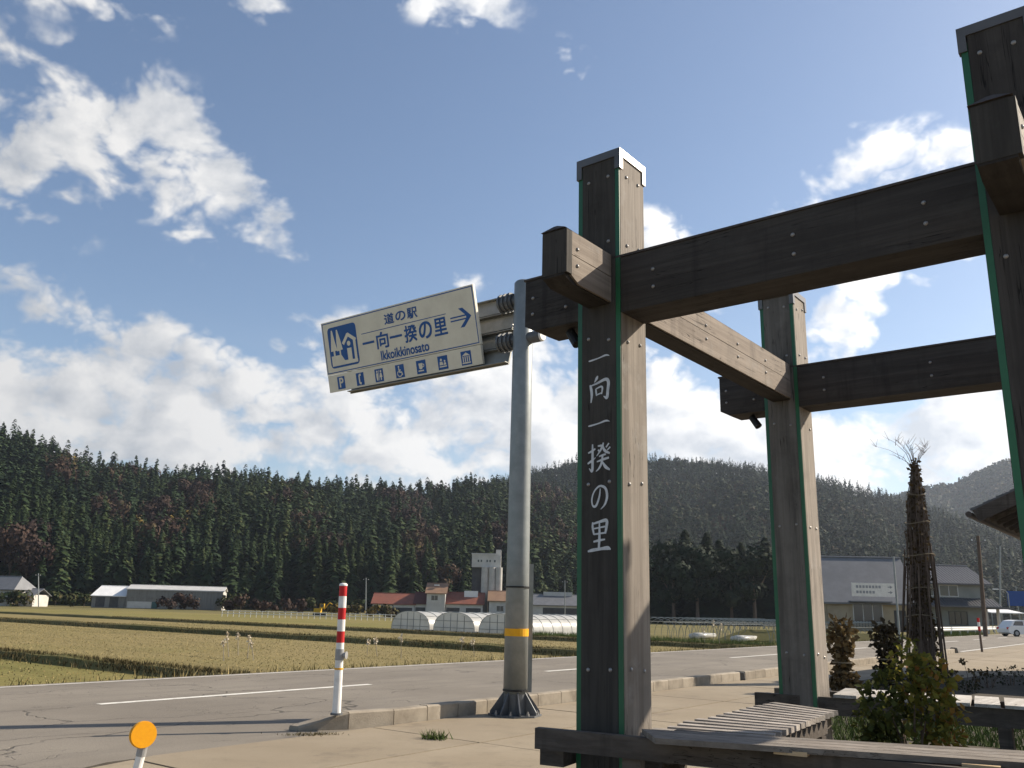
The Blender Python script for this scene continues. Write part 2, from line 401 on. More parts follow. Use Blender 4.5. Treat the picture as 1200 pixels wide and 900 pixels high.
def plastic_mat():
    m, k, b = newmat('greenhouse_film')
    tc = k.n('ShaderNodeTexCoord')
    col = k.mix(k.sstep(k.noise(tc.outputs['Object'], .8, 5), .4, .7), (.66, .66, .63), (.55, .54, .51))
    k.link(col, b.inputs['Base Color']); b.inputs['Roughness'].default_value = .35; b.inputs['Specular IOR Level'].default_value = .5
    t = k.n('ShaderNodeBsdfTranslucent'); k.link(col, t.inputs[0])
    tr = k.n('ShaderNodeBsdfTransparent')
    m1 = k.n('ShaderNodeMixShader'); m1.inputs[0].default_value = .35; k.link(b.outputs[0], m1.inputs[1]); k.link(t.outputs[0], m1.inputs[2])
    m2 = k.n('ShaderNodeMixShader'); m2.inputs[0].default_value = .08; k.link(m1.outputs[0], m2.inputs[1]); k.link(tr.outputs[0], m2.inputs[2])
    out = [x for x in m.node_tree.nodes if x.type == 'OUTPUT_MATERIAL'][0]
    k.link(m2.outputs[0], out.inputs[0])
    bp = k.n('ShaderNodeBump'); bp.inputs['Strength'].default_value = .4; bp.inputs['Distance'].default_value = .05
    k.link(k.noise(tc.outputs['Object'], 1.6, 4), bp.inputs['Height']); k.link(bp.outputs[0], b.inputs['Normal'])


plastic_mat()


def glass_mat(name, c, rough=.08):
    m, k, b = newmat(name)
    b.inputs['Base Color'].default_value = (*c, 1); b.inputs['Roughness'].default_value = rough; b.inputs['Specular IOR Level'].default_value = .8
    return m


glass_mat('window_glass', (.03, .035, .04)); glass_mat('car_glass', (.02, .022, .025), .04)
mat('roof_grey', (.12, .124, .132), (.15, .154, .162), .8, .55, spec=.5, dirt=(.12, .12, .12))
mat('roof_tile_dark', (.07, .072, .078), (.10, .10, .105), 3, .45, spec=.5)
mat('roof_red', (.24, .085, .055), (.19, .07, .05), .5, .75, dirt=(.14, .07, .05), dscale=.4)
mat('roof_maroon', (.10, .035, .03), (.08, .03, .028), .5, .75)
mat('roof_brown', (.26, .16, .10), (.21, .13, .085), .5, .75)
mat('roof_pale', (.50, .49, .47), (.42, .41, .39), .6, .5, spec=.5)
mat('roof_white', (.75, .75, .74), (.66, .66, .65), .6, .5)
mat('wall_cream', (.36, .30, .21), (.30, .25, .18), .8, .9)
mat('wall_white', (.55, .53, .49), (.46, .44, .41), .5, .9, dirt=(.45, .42, .38), dscale=.4)
mat('wall_greygreen', (.24, .25, .23), (.20, .21, .195), .6, .9)
mat('wall_metal', (.22, .215, .20), (.17, .165, .155), .8, .7, stretch=(3, 3, .3), dirt=(.12, .10, .085), dscale=.5)
mat('wall_dark', (.06, .06, .062), (.085, .083, .08), .8, .8)
mat('concrete_silo', (.50, .48, .44), (.40, .38, .345), .5, .9, dirt=(.26, .245, .22), dscale=.3)
mat('teal_door', (.04, .10, .10), (.05, .11, .11), 1, .6)
mat('notice_white', (.72, .70, .64), (.62, .60, .55), 6, .7)
mat('notice_text', (.26, .27, .28), (.32, .32, .32), 6, .7)
mat('notice_red', (.40, .05, .05), (.35, .05, .05), 6, .7)
mat('car_paint', (.74, .74, .73), (.72, .72, .71), 2, .25, spec=.6)
mat('excavator_yellow', (.62, .36, .02), (.5, .3, .02), 2, .6)
mat('blue_sign', (.015, .06, .24), (.02, .07, .26), 2, .5)
mat('painted_line', (.72, .70, .64), (.55, .53, .48), 7, .7, .3, 60, dirt=(.33, .30, .26), dscale=5)


# ------------------------------------------------------------------ mesh helper
ORIG = {}


def tag(o, label=None, cat=None, group=None, kind=None):
    if label: o['label'] = label
    if cat: o['category'] = cat
    if group: o['group'] = group
    if kind: o['kind'] = kind
    return o


def thing(name, label, cat, loc, group=None):
    o = bpy.data.objects.new(name, None); COL.objects.link(o)
    o.location = loc; o.empty_display_size = .2
    ORIG[o.name] = Vector(loc)
    return tag(o, label, cat, group)


def link_mesh(name, me, parent=None, loc=None):
    o = bpy.data.objects.new(name, me); COL.objects.link(o)
    if parent is not None:
        o.parent = parent
        ORIG[o.name] = ORIG.get(parent.name, Vector((0, 0, 0)))
        if loc is not None: o.location = Vector(loc) - ORIG[o.name]
    else:
        if loc is not None: o.location = loc
        ORIG[o.name] = Vector(loc) if loc is not None else Vector((0, 0, 0))
    return o


class MB:
    def __init__(s): s.v = []; s.f = []; s.mi = []; s.t = []
    def add(s, vs, fs, mi=0):
        b = len(s.v); s.v.extend([tuple(x) for x in vs])
        s.f.extend([tuple(b + i for i in f) for f in fs]); s.mi.extend([mi] * len(fs))
        return s
    def hexa(s, p, mi=0):
        "p: bottom ring of four, top ring of four"
        return s.add(p, [(3, 2, 1, 0), (4, 5, 6, 7), (0, 1, 5, 4), (1, 2, 6, 5), (2, 3, 7, 6), (3, 0, 4, 7)], mi)
    def box(s, c, sz, rz=0.0, mi=0, ax=None):
        hx, hy, hz = sz[0] / 2, sz[1] / 2, sz[2] / 2
        c = Vector(c)
        if ax is None: e1, e2, e3 = Vector((math.cos(rz), math.sin(rz), 0)), Vector((-math.sin(rz), math.cos(rz), 0)), Vector((0, 0, 1))
        else: e1, e2, e3 = ax
        P = [c + e1 * (i * hx) + e2 * (j * hy) + e3 * (k * hz) for k in (-1, 1) for (i, j) in ((-1, -1), (1, -1), (1, 1), (-1, 1))]
        return s.hexa(P, mi)
    def prism(s, poly, off, mi=0):
        "polygon of 3-D points pushed along off"
        off = Vector(off); n = len(poly); P = [Vector(p) for p in poly]
        fs = [tuple(range(n))[::-1], tuple(range(n, 2 * n))] + [(i, (i + 1) % n, n + (i + 1) % n, n + i) for i in range(n)]
        return s.add(P + [p + off for p in P], fs, mi)
    def tube(s, p0, p1, r0, r1=None, n=10, mi=0, cap=True):
        p0, p1 = Vector(p0), Vector(p1); r1 = r0 if r1 is None else r1
        d = (p1 - p0).normalized(); a = d.orthogonal().normalized(); b = d.cross(a)
        vs = [p0 + (a * math.cos(2 * math.pi * i / n) + b * math.sin(2 * math.pi * i / n)) * r0 for i in range(n)]
        vs += [p1 + (a * math.cos(2 * math.pi * i / n) + b * math.sin(2 * math.pi * i / n)) * r1 for i in range(n)]
        fs = [(i, (i + 1) % n, n + (i + 1) % n, n + i) for i in range(n)]
        if cap: fs += [tuple(range(n))[::-1], tuple(range(n, 2 * n))]
        return s.add(vs, fs, mi)
    def path(s, pts, rads, n=6, mi=0):
        for i in range(len(pts) - 1): s.tube(pts[i], pts[i + 1], rads[i], rads[i + 1], n, mi, cap=(i == len(pts) - 2))
        return s
    def lathe(s, c, prof, n=12, mi=0):
        c = Vector(c); vs = []; fs = []
        for (r, z) in prof:
            vs += [c + Vector((r * math.cos(2 * math.pi * i / n), r * math.sin(2 * math.pi * i / n), z)) for i in range(n)]
        for j in range(len(prof) - 1):
            fs += [(j * n + i, j * n + (i + 1) % n, (j + 1) * n + (i + 1) % n, (j + 1) * n + i) for i in range(n)]
        fs += [tuple(range(n))[::-1], tuple(range((len(prof) - 1) * n, len(prof) * n))]
        return s.add(vs, fs, mi)
    def build(s, name, mats, parent=None, loc=None, smooth=False, tint=None, base=None):
        "vertices are in world coordinates; they are moved to the thing's own base"
        o0 = ORIG.get(parent.name, Vector((0, 0, 0))) if parent is not None else (Vector(loc) if loc is not None else Vector((0, 0, 0)))
        if base is not None: o0 = Vector(base)
        me = bpy.data.meshes.new(name)
        me.from_pydata([(x - o0.x, y - o0.y, z - o0.z) for x, y, z in s.v], [], s.f)
        for m in ([mats] if isinstance(mats, str) else mats): me.materials.append(MATS[m])
        if any(s.mi): me.polygons.foreach_set('material_index', s.mi)
        if smooth: me.polygons.foreach_set('use_smooth', [True] * len(s.f))
        if tint is not None:
            a = me.attributes.new('tint', 'FLOAT', 'POINT'); a.data.foreach_set('value', tint)
        me.update()
        return link_mesh(name, me, parent, loc if parent is None else None)


def np_mesh(name, V, T, mats, tint=None, mi=None):
    "triangle mesh from arrays"
    me = bpy.data.meshes.new(name)
    V = np.asarray(V, np.float32); T = np.asarray(T, np.int32)
    me.vertices.add(len(V)); me.vertices.foreach_set('co', V.ravel())
    me.loops.add(T.size); me.loops.foreach_set('vertex_index', T.ravel())
    me.polygons.add(len(T)); me.polygons.foreach_set('loop_start', np.arange(0, T.size, 3, dtype=np.int32))
    for m in mats: me.materials.append(MATS[m])
    if mi is not None: me.polygons.foreach_set('material_index', np.asarray(mi, np.int32))
    me.update(calc_edges=True)
    if tint is not None:
        a = me.attributes.new('tint', 'FLOAT', 'POINT'); a.data.foreach_set('value', np.asarray(tint, np.float32))
    me.validate()
    return me


def stack(parts):
    "join several (V, T, tint, mi) into one"
    Vs, Ts, ts, ms = [], [], [], []; b = 0
    for V, T, t, m in parts:
        Vs.append(V); Ts.append(T + b); ts.append(t); ms.append(m); b += len(V)
    return np.concatenate(Vs), np.concatenate(Ts), np.concatenate(ts), np.concatenate(ms)


# ------------------------------------------------------------------ road frame: s along the road, t to its left (away)
RD, RN = Vector((.6, .8, 0)), Vector((-.8, .6, 0))


def rp(s, t, z=0.0):
    return Vector((.6 * s - .8 * t, .8 * s + .6 * t, z))


def sheet(name, pts, m, kind='structure', z=None):
    mb = MB(); mb.add(pts, [tuple(range(len(pts)))])
    o = mb.build(name, m); o['kind'] = kind
    return o


FZ = -1.0     # level of the paddies
#@@SETTING
# ------------------------------------------------------------------ ground, road, apron
sheet('ground', [(-7000, -400, FZ - .06), (7000, -400, FZ - .06), (7000, 9000, FZ - .06), (-7000, 9000, FZ - .06)], 'meadow')
sheet('road', [rp(-60, -3), rp(44, -3), rp(44, 7.0), rp(240, 7.0), rp(240, 15.35), rp(-60, 15.35)], 'asphalt')
# grassy slope from the road down to the paddies
for (a, b) in ((-60, 84),):
    sheet('verge', [rp(a, 15.351, -.006), rp(a, 17.4, FZ + .03), rp(b, 17.4, FZ + .03), rp(b, 15.351, -.006)][::-1], 'meadow')
sheet('house_lot', [rp(84, 15.351, -.006), rp(84, 34, -.02), rp(230, 34, -.02), rp(230, 15.351, -.006)][::-1], 'meadow')
sheet('lot_bank', [rp(84, 34, -.021), rp(82, 36, FZ), rp(230, 36, FZ), rp(230, 34, -.021)][::-1], 'meadow')
sheet('lot_bank', [rp(82, 15.5, FZ), rp(82, 36, FZ), rp(84, 34, -.021), rp(84, 15.5, -.021)], 'meadow')
# painted lines
def line(s0, s1, t0, w, name='lane_marking'):
    tag(sheet(name, [rp(s0, t0 - w / 2, .004), rp(s1, t0 - w / 2, .004), rp(s1, t0 + w / 2, .004), rp(s0, t0 + w / 2, .004)], 'painted_line'))
for s0 in (6.75, 17.6, 28.4, 39.5, 50.5, 61.5, 72.5, 83.5, 94.5):
    line(s0, s0 + 5.15, 12.0, .15)
line(-60, 240, 15.12, .08, 'edge_line')
line(45, 240, 8.0, .14, 'edge_line')
for s0 in (57, 66):
    line(s0, s0 + 3.2, 13.6, .14)

def clip(poly, p, n):
    "keep the side of the line through p where n points"
    out = []
    for i in range(len(poly)):
        a, b = poly[i], poly[(i + 1) % len(poly)]
        da, db = (a - p).dot(n), (b - p).dot(n)
        if da >= 0: out.append(a)
        if (da >= 0) != (db >= 0): out.append(a + (b - a) * (da / (da - db)))
    return out

apron_base = MB(); apron_base.add([rp(4.5, 7.74, .006), rp(-2, 5, .006), rp(-14, -60, .006), rp(120, -60, .006), rp(120, 7.74, .006)][::-1], [(0, 1, 2, 3, 4)])
apron = apron_base.build('apron', 'soil'); apron['kind'] = 'structure'
e0, e1 = Vector((-2.42, 10.5, 0)), Vector((-3.55, 7.7, 0))
en = Vector(((e1 - e0).y, -(e1 - e0).x, 0)) * -1
if (Vector((3, 9, 0)) - e0).dot(en) < 0: en = -en
S_J = [-1.6, 1.6, 4.7, 7.72, 10.9, 14.1, 17.3, 20.5, 24, 28, 32, 36, 40, 45, 52, 60, 70, 85, 120]
T_J = [7.72, 6.1, 3.0, 0, -3.2, -8, -14, -30, -60]
for i in range(len(S_J) - 1):
    for j in range(len(T_J) - 1):
        g = .017 if S_J[i] < 30 else .025
        q = [rp(S_J[i] + g, T_J[j + 1] + g), rp(S_J[i + 1] - g, T_J[j + 1] + g), rp(S_J[i + 1] - g, T_J[j] - g), rp(S_J[i] + g, T_J[j] - g)]
        q = clip(q, e0, en)
        if len(q) < 3: continue
        dz = random.uniform(-.002, .002)
        mb = MB(); mb.prism([v + Vector((0, 0, .008)) for v in q], (0, 0, .012 + dz))
        mb.build('slab', 'apron_concrete', apron)

# ------------------------------------------------------------------ kerb: separate stones
kerb_o = bpy.data.objects.new('kerb', None); COL.objects.link(kerb_o); kerb_o['kind'] = 'structure'; ORIG[kerb_o.name] = Vector((0, 0, 0))
def kstone(s0, s1, t0, h0, h1, w=.165):
    g = .006; c = .018
    mb = MB()
    ring = lambda s, h, tt: [rp(s, tt, 0), rp(s, tt + w, 0), rp(s, tt + w, h - c), rp(s, tt + w - c, h), rp(s, tt + c, h), rp(s, tt, h - c)]
    a = ring(s0 + g, h0, t0[0]); b = ring(s1 - g, h1, t0[1])
    mb.add(a + b, [(5, 4, 3, 2, 1, 0), tuple(range(6, 12))] + [(i, (i + 1) % 6, 6 + (i + 1) % 6, 6 + i) for i in range(6)])
    mb.build('kerb_stone', 'concrete_kerb', kerb_o)
kt = lambda s: 7.73 + max(0, (8.2 - s)) ** 2 * .30
ss = 7.0
kstone(ss, 7.5, (kt(ss), kt(7.5)), .05, .19)
ss = 7.5
GAPS = (18.9, 26.6, 42.3)
while ss < 42.2:
    nx = ss + random.choice((.6, .6, .62))
    for gpos in GAPS:
        if ss < gpos <= nx: nx = gpos - .12
    h = .192 + random.uniform(-.004, .004)
    if nx - ss > .1: kstone(ss, nx, (kt(ss), kt(nx)), h, h)
    ss = nx
    for gpos in GAPS:
        if abs(ss - (gpos - .12)) < 1e-6: ss = gpos + .16
for gpos in GAPS:
    mb = MB(); c = rp(gpos, 7.80, .013); s_ = 1.0 if gpos < 40 else 1.3
    mb.lathe(c, [(.135 * s_, 0), (.135 * s_, .03), (.11 * s_, .16 * s_), (.085 * s_, .175 * s_)], 8)
    o = mb.build('kerb_marker_base', 'black_rubber', None, c)
    tag(o, {18.9: 'small black rubber marker base in the kerb gap beside the timber post with lettering', 26.6: 'small black rubber marker base in the kerb gap behind the withered shrubs', 42.3: 'small black rubber marker base at the far end of the kerb'}[gpos], 'marker base')

# ------------------------------------------------------------------ paddies and their banks
def field(s0, s1, t0, t1, m, z): sheet('paddy', [rp(s0, t0, z), rp(s1, t0, z), rp(s1, t1, z), rp(s0, t1, z)], m)
field(-60, 17.2, 17.41, 190, 'paddy_green', FZ)
field(17.6, 40.8, 17.41, 190, 'paddy_tan', FZ + .01)
field(41.4, 60.2, 17.41, 190, 'paddy_tan', FZ - .01)
field(60.9, 110, 66, 190, 'paddy_green', FZ)
rng = np.random.default_rng(11)

def blades(P, h, w, tint, lean=.35):
    "thin upright triangles at the points P: arrays"
    n = len(P); a = rng.uniform(0, 2 * np.pi, n); h = np.broadcast_to(h, n) * rng.uniform(.6, 1.25, n); w = np.broadcast_to(w, n)
    dx, dy = np.cos(a) * w / 2, np.sin(a) * w / 2
    lx, ly = rng.normal(0, lean, n) * h, rng.normal(0, lean, n) * h
    V = np.empty((n, 3, 3)); V[:, 0] = P; V[:, 1] = P; V[:, 2] = P
    V[:, 0, 0] -= dx; V[:, 0, 1] -= dy; V[:, 1, 0] += dx; V[:, 1, 1] += dy
    V[:, 2, 0] += lx; V[:, 2, 1] += ly; V[:, 2, 2] += h
    t = np.repeat(np.clip(tint + rng.normal(0, .12, n), 0, 1), 3)
    return V.reshape(-1, 3), np.arange(n * 3).reshape(-1, 3), t, np.zeros(n, int)

def stuff(name, parts, mats, label, cat):
    V, T, t, m = stack(parts)
    o = link_mesh(name, np_mesh(name, V, T, mats, t, m)); o['kind'] = 'stuff'
    return tag(o, label, cat)

def rpa(s, t, z):
    return np.stack([.6 * s - .8 * t, .8 * s + .6 * t, np.broadcast_to(z, s.shape)], 1)

bgr = []
for (sc, hgt, wid) in ((17.4, .34, .55), (41.1, .42, .6), (60.5, .34, .5)):
    mb = MB(); N = 60; rows = []
    for i in range(N + 1):
        t = 17.0 + (150 - 17.0) * (i / N) ** 1.5
        j = random.uniform(-.06, .06); hh = hgt * random.uniform(.8, 1.1)
        rows.append([rp(sc - wid + j, t, FZ - .01), rp(sc - wid * .45 + j, t, FZ + hh * .8), rp(sc + wid * .35 + j, t, FZ + hh), rp(sc + wid + j, t, FZ - .01)])
    vs = [p for r in rows for p in r]
    mb.add(vs, [(4 * i + c, 4 * i + c + 1, 4 * i + c + 5, 4 * i + c + 4) for i in range(N) for c in range(3)])
    o = mb.build('field_bank', 'meadow'); o['kind'] = 'structure'
    n = 16000
    t = 17 + 90 * rng.uniform(0, 1, n) ** 1.6; s_ = sc + rng.normal(0, wid * .55, n)
    z = FZ + hgt * .75 * np.clip(1 - np.abs(s_ - sc) / (wid * 1.3), 0, 1)
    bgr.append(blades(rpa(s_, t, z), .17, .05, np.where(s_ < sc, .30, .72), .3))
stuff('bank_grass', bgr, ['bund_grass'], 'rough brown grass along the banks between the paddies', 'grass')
st = []
for (s0, s1, tmax, dens, ti) in ((-12, 17, 60, 9000, .6), (18, 40.4, 90, 24000, .72), (41.8, 60, 90, 12000, .72)):
    n = dens
    t = 17.5 + (tmax - 17.5) * rng.uniform(0, 1, n) ** 1.25; s_ = np.round(rng.uniform(s0, s1, n) / .33) * .33 + rng.normal(0, .03, n)
    st.append(blades(rpa(s_, t, FZ), .055, .05, ti, .35))
stuff('rice_stubble', st, ['dry_grass'], 'dry cut rice stubble in rows over the paddies', 'stubble')
vg = []
n = 26000
s_ = rng.uniform(-15, 84, n); t = 15.5 + 2.2 * rng.uniform(0, 1, n)
vg.append(blades(rpa(s_, t, -(t - 15.4) / 2 * .97), .20, .035, .55 + .2 * np.sin(s_ * .7), .35))
stuff('verge_grass', vg, ['dry_grass'], 'dry yellow grass on the slope below the road edge', 'grass')
gg = []
n = 9000
s_ = rng.uniform(44, 100, n); t = np.where(s_ > 84, rng.uniform(15.5, 18.5, n), rng.uniform(16, 20, n))
z = np.where(s_ > 84, -.02, np.where(t > 17.4, FZ, -(t - 15.4) / 2 * .97))
gg.append(blades(rpa(s_, t, z), .38, .05, .5, .3))
n = 9000
s_ = rng.uniform(60.5, 66.5, n); t = rng.uniform(20, 46, n)
gg.append(blades(rpa(s_, t, FZ), .55, .06, .35, .25))
stuff('green_verge_grass', gg, ['green_grass'], 'green and yellow grass along the far verge before the plastic tunnels', 'grass')

# ------------------------------------------------------------------ hills
def lerp_tab(tab, x):
    return float(np.interp(x, [p[0] for p in tab], [p[1] for p in tab]))

def col_of(x, y): return 594 + 1048 * x / y
HILLS = {
    'left': dict(ridge=[(-700, 430), (-350, 455), (-100, 486), (0, 503), (30, 511), (60, 528), (100, 538), (160, 547), (230, 542), (300, 555), (360, 560), (450, 564), (540, 562), (600, 560), (660, 572), (720, 590), (800, 620), (900, 650)],
                 yr=[(-700, 420), (0, 500), (300, 560), (600, 640), (900, 720)], yf=[(-700, 250), (0, 285), (250, 300), (450, 300), (600, 330), (900, 420)], th=20, base=FZ),
    'right': dict(ridge=[(380, 640), (500, 590), (560, 568), (620, 549), (680, 535), (730, 535), (780, 532), (830, 537), (890, 543), (960, 557), (1010, 566), (1060, 578), (1100, 592), (1160, 608), (1240, 632), (1400, 670)],
                  yr=[(380, 1000), (800, 1050), (1100, 950), (1400, 850)], yf=[(380, 520), (800, 480), (1400, 420)], th=15, base=FZ),
    'far': dict(ridge=[(850, 600), (960, 590), (1040, 584), (1075, 577), (1100, 569), (1140, 565), (1160, 554), (1200, 540), (1300, 520), (1500, 500), (1800, 520)],
                yr=[(850, 1900), (1800, 1700)], yf=[(850, 1200), (1800, 1000)], th=12, base=FZ),
}
def hill_z(h, x, y):
    c = col_of(x, y); H = HILLS[h]
    yr, yf = lerp_tab(H['yr'], c), lerp_tab(H['yf'], c)
    zr = at(c, lerp_tab(H['ridge'], c), yr).z - H['th']
    t = (y - yf) / (yr - yf)
    if t <= 0: return H['base']
    n = math.sin(c * .021 + 1.3) * .04 + math.sin(c * .05 + y * .01) * .025
    if t <= 1: return H['base'] + (zr - H['base']) * (t ** .92 + n * math.sin(math.pi * t))
    return H['base'] + (zr - H['base']) * max(0, 1 - (t - 1) ** 1.3 * 1.4)
def hill(h, c0, c1, nc, nr):
    H = HILLS[h]; mb = MB()
    for i in range(nc + 1):
        c = c0 + (c1 - c0) * i / nc
        yr, yf = lerp_tab(H['yr'], c), lerp_tab(H['yf'], c)
        for j in range(nr + 1):
            y = yf - 2 + (yr * 1.35 - yf) * j / nr; x = (c - 594) / 1048 * y
            mb.v.append((x, y, hill_z(h, x, y) - .3))
    mb.f = [(i * (nr + 1) + j, (i + 1) * (nr + 1) + j, (i + 1) * (nr + 1) + j + 1, i * (nr + 1) + j + 1) for i in range(nc) for j in range(nr)]
    mb.mi = [0] * len(mb.f)
    o = mb.build('hill', 'hill_floor', smooth=True); o['kind'] = 'structure'
hill('left', -700, 900, 90, 26); hill('right', 380, 1400, 70, 24); hill('far', 850, 1800, 40, 16)

# ------------------------------------------------------------------ trees
def conifer(r, H, Rr, nb, low=.1, trunk=True, spread=.5, bare=.0, tb=0.45):
    "tapered trunk and a crown of drooping sprays"
    parts = []
    if trunk:
        n = 5; zs = [0, H * .35, H * .90]; rs = [H * .016, H * .011, .02]
        V = np.array([[rs[k] * math.cos(2 * math.pi * i / n), rs[k] * math.sin(2 * math.pi * i / n), zs[k]] for k in range(3) for i in range(n)])
        T = []
        for k in range(2):
            for i in range(n):
                a, b = k * n + i, k * n + (i + 1) % n
                T += [(a, b, b + n), (a, b + n, a + n)]
        parts.append((V, np.array(T), np.full(len(V), .3), np.ones(len(T), int)))
    u = r.uniform(0, 1, nb) ** .95
    z = H * (low + (1 - low) * u)
    lob = 1 + .18 * np.sin(u * r.uniform(9, 16) + r.uniform(0, 6))
    rad = Rr * np.clip((1 - u) ** .62 + .07, 0, 1) * lob * np.where(u < .12, .65 + u * 3, 1)
    a = r.uniform(0, 2 * np.pi, nb); side = 1 + .2 * np.cos(a - r.uniform(0, 6))
    rad = rad * side * r.uniform(.72, 1.18, nb)
    l = rad * r.uniform(.55, .95, nb) + .15; w = rad * spread * r.uniform(.7, 1.3, nb) + H * .012
    ca, sa = np.cos(a), np.sin(a)
    def P(rr, off, dz): return np.stack([ca * rr - sa * off, sa * rr + ca * off, z + dz], 1)
    droop = -rad * r.uniform(.05, .45, nb)
    p0 = P(np.maximum(rad - l, 0), 0, l * .25); p1 = P(rad - l * .4, w / 2, droop * .3 + r.normal(0, .1, nb) * w); p2 = P(rad, 0 * w, droop); p3 = P(rad - l * .4, -w / 2, droop * .3 + r.normal(0, .1, nb) * w)
    V = np.stack([p0, p1, p2, p3], 1).reshape(-1, 3)
    q = np.arange(nb)[:, None] * 4
    T = np.concatenate([q + [0, 1, 2], q + [0, 2, 3]])
    parts.append((V, T, np.repeat(np.clip(tb + r.normal(0, .13, nb), 0, 1), 4), np.zeros(len(T), int)))
    return stack(parts)

def broadleaf(r, H, Rr, nl, lobes=6, tb=.5, trunk=True, leaf=.16, zlow=.25):
    parts = []
    C = np.stack([np.clip(r.normal(0, .42, lobes), -.6, .6) * Rr, np.clip(r.normal(0, .42, lobes), -.6, .6) * Rr, H * r.uniform(zlow + .2, .86, lobes)], 1); C[0] = (0, 0, H * .62)
    S_ = r.uniform(.42, .75, lobes) * Rr
    if trunk:
        n = 5; lim = [((0, 0, 0), (0, 0, H * .5), H * .022, H * .014)] + [((0, 0, H * .3), tuple(c), H * .012, .01) for c in C[:5]]
        mb = MB()
        for (a, b, r0, r1) in lim: mb.tube(a, b, r0, r1, 4, cap=False)
        V = np.array(mb.v); T = np.array([t for f in mb.f for t in ((f[0], f[1], f[2]), (f[0], f[2], f[3]))])
        parts.append((V, T, np.full(len(V), .3), np.ones(len(T), int)))
    k = r.integers(0, lobes, nl)
    d = r.normal(0, 1, (nl, 3)); d /= np.linalg.norm(d, axis=1)[:, None]
    p = C[k] + d * (S_[k] * r.uniform(.55, 1.05, nl))[:, None] * [1, 1, .8]
    p[:, 2] = np.maximum(p[:, 2], H * .06)
    sz = Rr * leaf * r.uniform(.6, 1.4, nl)
    e1 = r.normal(0, 1, (nl, 3)); e1 -= d * (e1 * d).sum(1)[:, None] * .7; e1 /= np.linalg.norm(e1, axis=1)[:, None]
    e2 = np.cross(d, e1)
    V = np.stack([p - e1 * sz[:, None], p + e2 * sz[:, None] * .7, p + e1 * sz[:, None], p - e2 * sz[:, None] * .7], 1).reshape(-1, 3)
    q = np.arange(nl)[:, None] * 4
    T = np.concatenate([q + [0, 1, 2], q + [0, 2, 3]])
    lt = np.clip(tb + r.normal(0, .1, lobes), 0, 1)
    parts.append((V, T, np.repeat(np.clip(lt[k] + r.normal(0, .1, nl), 0, 1), 4), np.zeros(len(T), int)))
    return stack(parts)

def place(protos, pts, r, smin=.8, smax=1.2, tj=.12):
    "copies of light tree meshes joined into one: pts (n,3)"
    out = []
    which = r.integers(0, len(protos), len(pts))
    for k, (V, T, t, m) in enumerate(protos):
        P = pts[which == k]; n = len(P)
        if not n: continue
        a = r.uniform(0, 2 * np.pi, n); s_ = r.uniform(smin, smax, n); c, s2 = np.cos(a) * s_, np.sin(a) * s_
        W = np.empty((n, len(V), 3))
        W[:, :, 0] = V[None, :, 0] * c[:, None] - V[None, :, 1] * s2[:, None] + P[:, 0:1]
        W[:, :, 1] = V[None, :, 0] * s2[:, None] + V[None, :, 1] * c[:, None] + P[:, 1:2]
        W[:, :, 2] = V[None, :, 2] * s_[:, None] + P[:, 2:3]
        TT = (T[None] + (np.arange(n) * len(V))[:, None, None]).reshape(-1, 3)
        patch = .13 * (np.sin(P[:, 0] * .043 + 1) + np.sin(P[:, 1] * .037 + P[:, 0] * .02))
        tt = np.clip(t[None] + r.normal(0, tj, (n, 1)) + patch[:, None], 0, 1).ravel()
        out.append((W.reshape(-1, 3), TT, tt, np.tile(m, n)))
    return out

def scatter(h, c0, c1, sp, r, t0=0.0, t1=1.08):
    H = HILLS[h]; pts = []
    ys = [lerp_tab(H['yf'], c) for c in (c0, c1)] + [lerp_tab(H['yr'], c) for c in (c0, c1)]
    y = min(ys)
    row = 0
    while y < max(ys) * 1.1:
        x0, x1 = (c0 - 594) / 1048 * y, (c1 - 594) / 1048 * y
        x = x0 + (row % 2) * sp / 2
        while x < x1:
            px, py = x + r.normal(0, sp * .22), y + r.normal(0, sp * .22)
            c = col_of(px, py); yr, yf = lerp_tab(H['yr'], c), lerp_tab(H['yf'], c); t = (py - yf) / (yr - yf)
            if t0 <= t <= t1: pts.append((px, py, hill_z(h, px, py) - .3, t, c))
            x += sp
        y += sp * .9; row += 1
    return np.array(pts)

tr = np.random.default_rng(5)
L = scatter('left', -110, 760, 6.3, tr)
# patches of leaf trees among the cedars
spots = [(30, 655, 26), (190, 640, 30), (70, 560, 20), (160, 560, 22), (215, 605, 26), (130, 610, 18), (380, 665, 22), (470, 610, 24), (495, 655, 16), (330, 590, 14), (590, 640, 18), (300, 690, 18), (640, 600, 22), (660, 640, 20), (360, 620, 16)]
def pixel_of(x, y, z):
    z -= CAMH; zc = y * cp + z * sp; yc = -y * sp + z * cp
    u = FPX * x / zc; v = -FPX * yc / zc
    return 600 + cr * u - sr * v, 450 + sr * u + cr * v
isl = np.zeros(len(L), bool)
for i, (x, y, z, t, c) in enumerate(L):
    u, v = pixel_of(x, y, z + 9)
    for (a, b, rr) in spots:
        if (u - a) ** 2 + ((v - b) * 1.2) ** 2 < (rr * 1.05) ** 2: isl[i] = True
    if isl[i] and tr.uniform() < .74: isl[i] = False
    if tr.uniform() < .003: isl[i] = True
LC, LL = L[~isl], L[isl]
order = np.argsort(LC[:, 1] - 0 * LC[:, 3])
vis = (LC[:, 4] > -20) & (LC[:, 4] < 700)
near = LC[vis][np.argsort(LC[vis][:, 1])][:290]
keyn = set(map(tuple, near[:, :2].round(4)))
rest = np.array([p for p in LC if (round(p[0], 4), round(p[1], 4)) not in keyn])
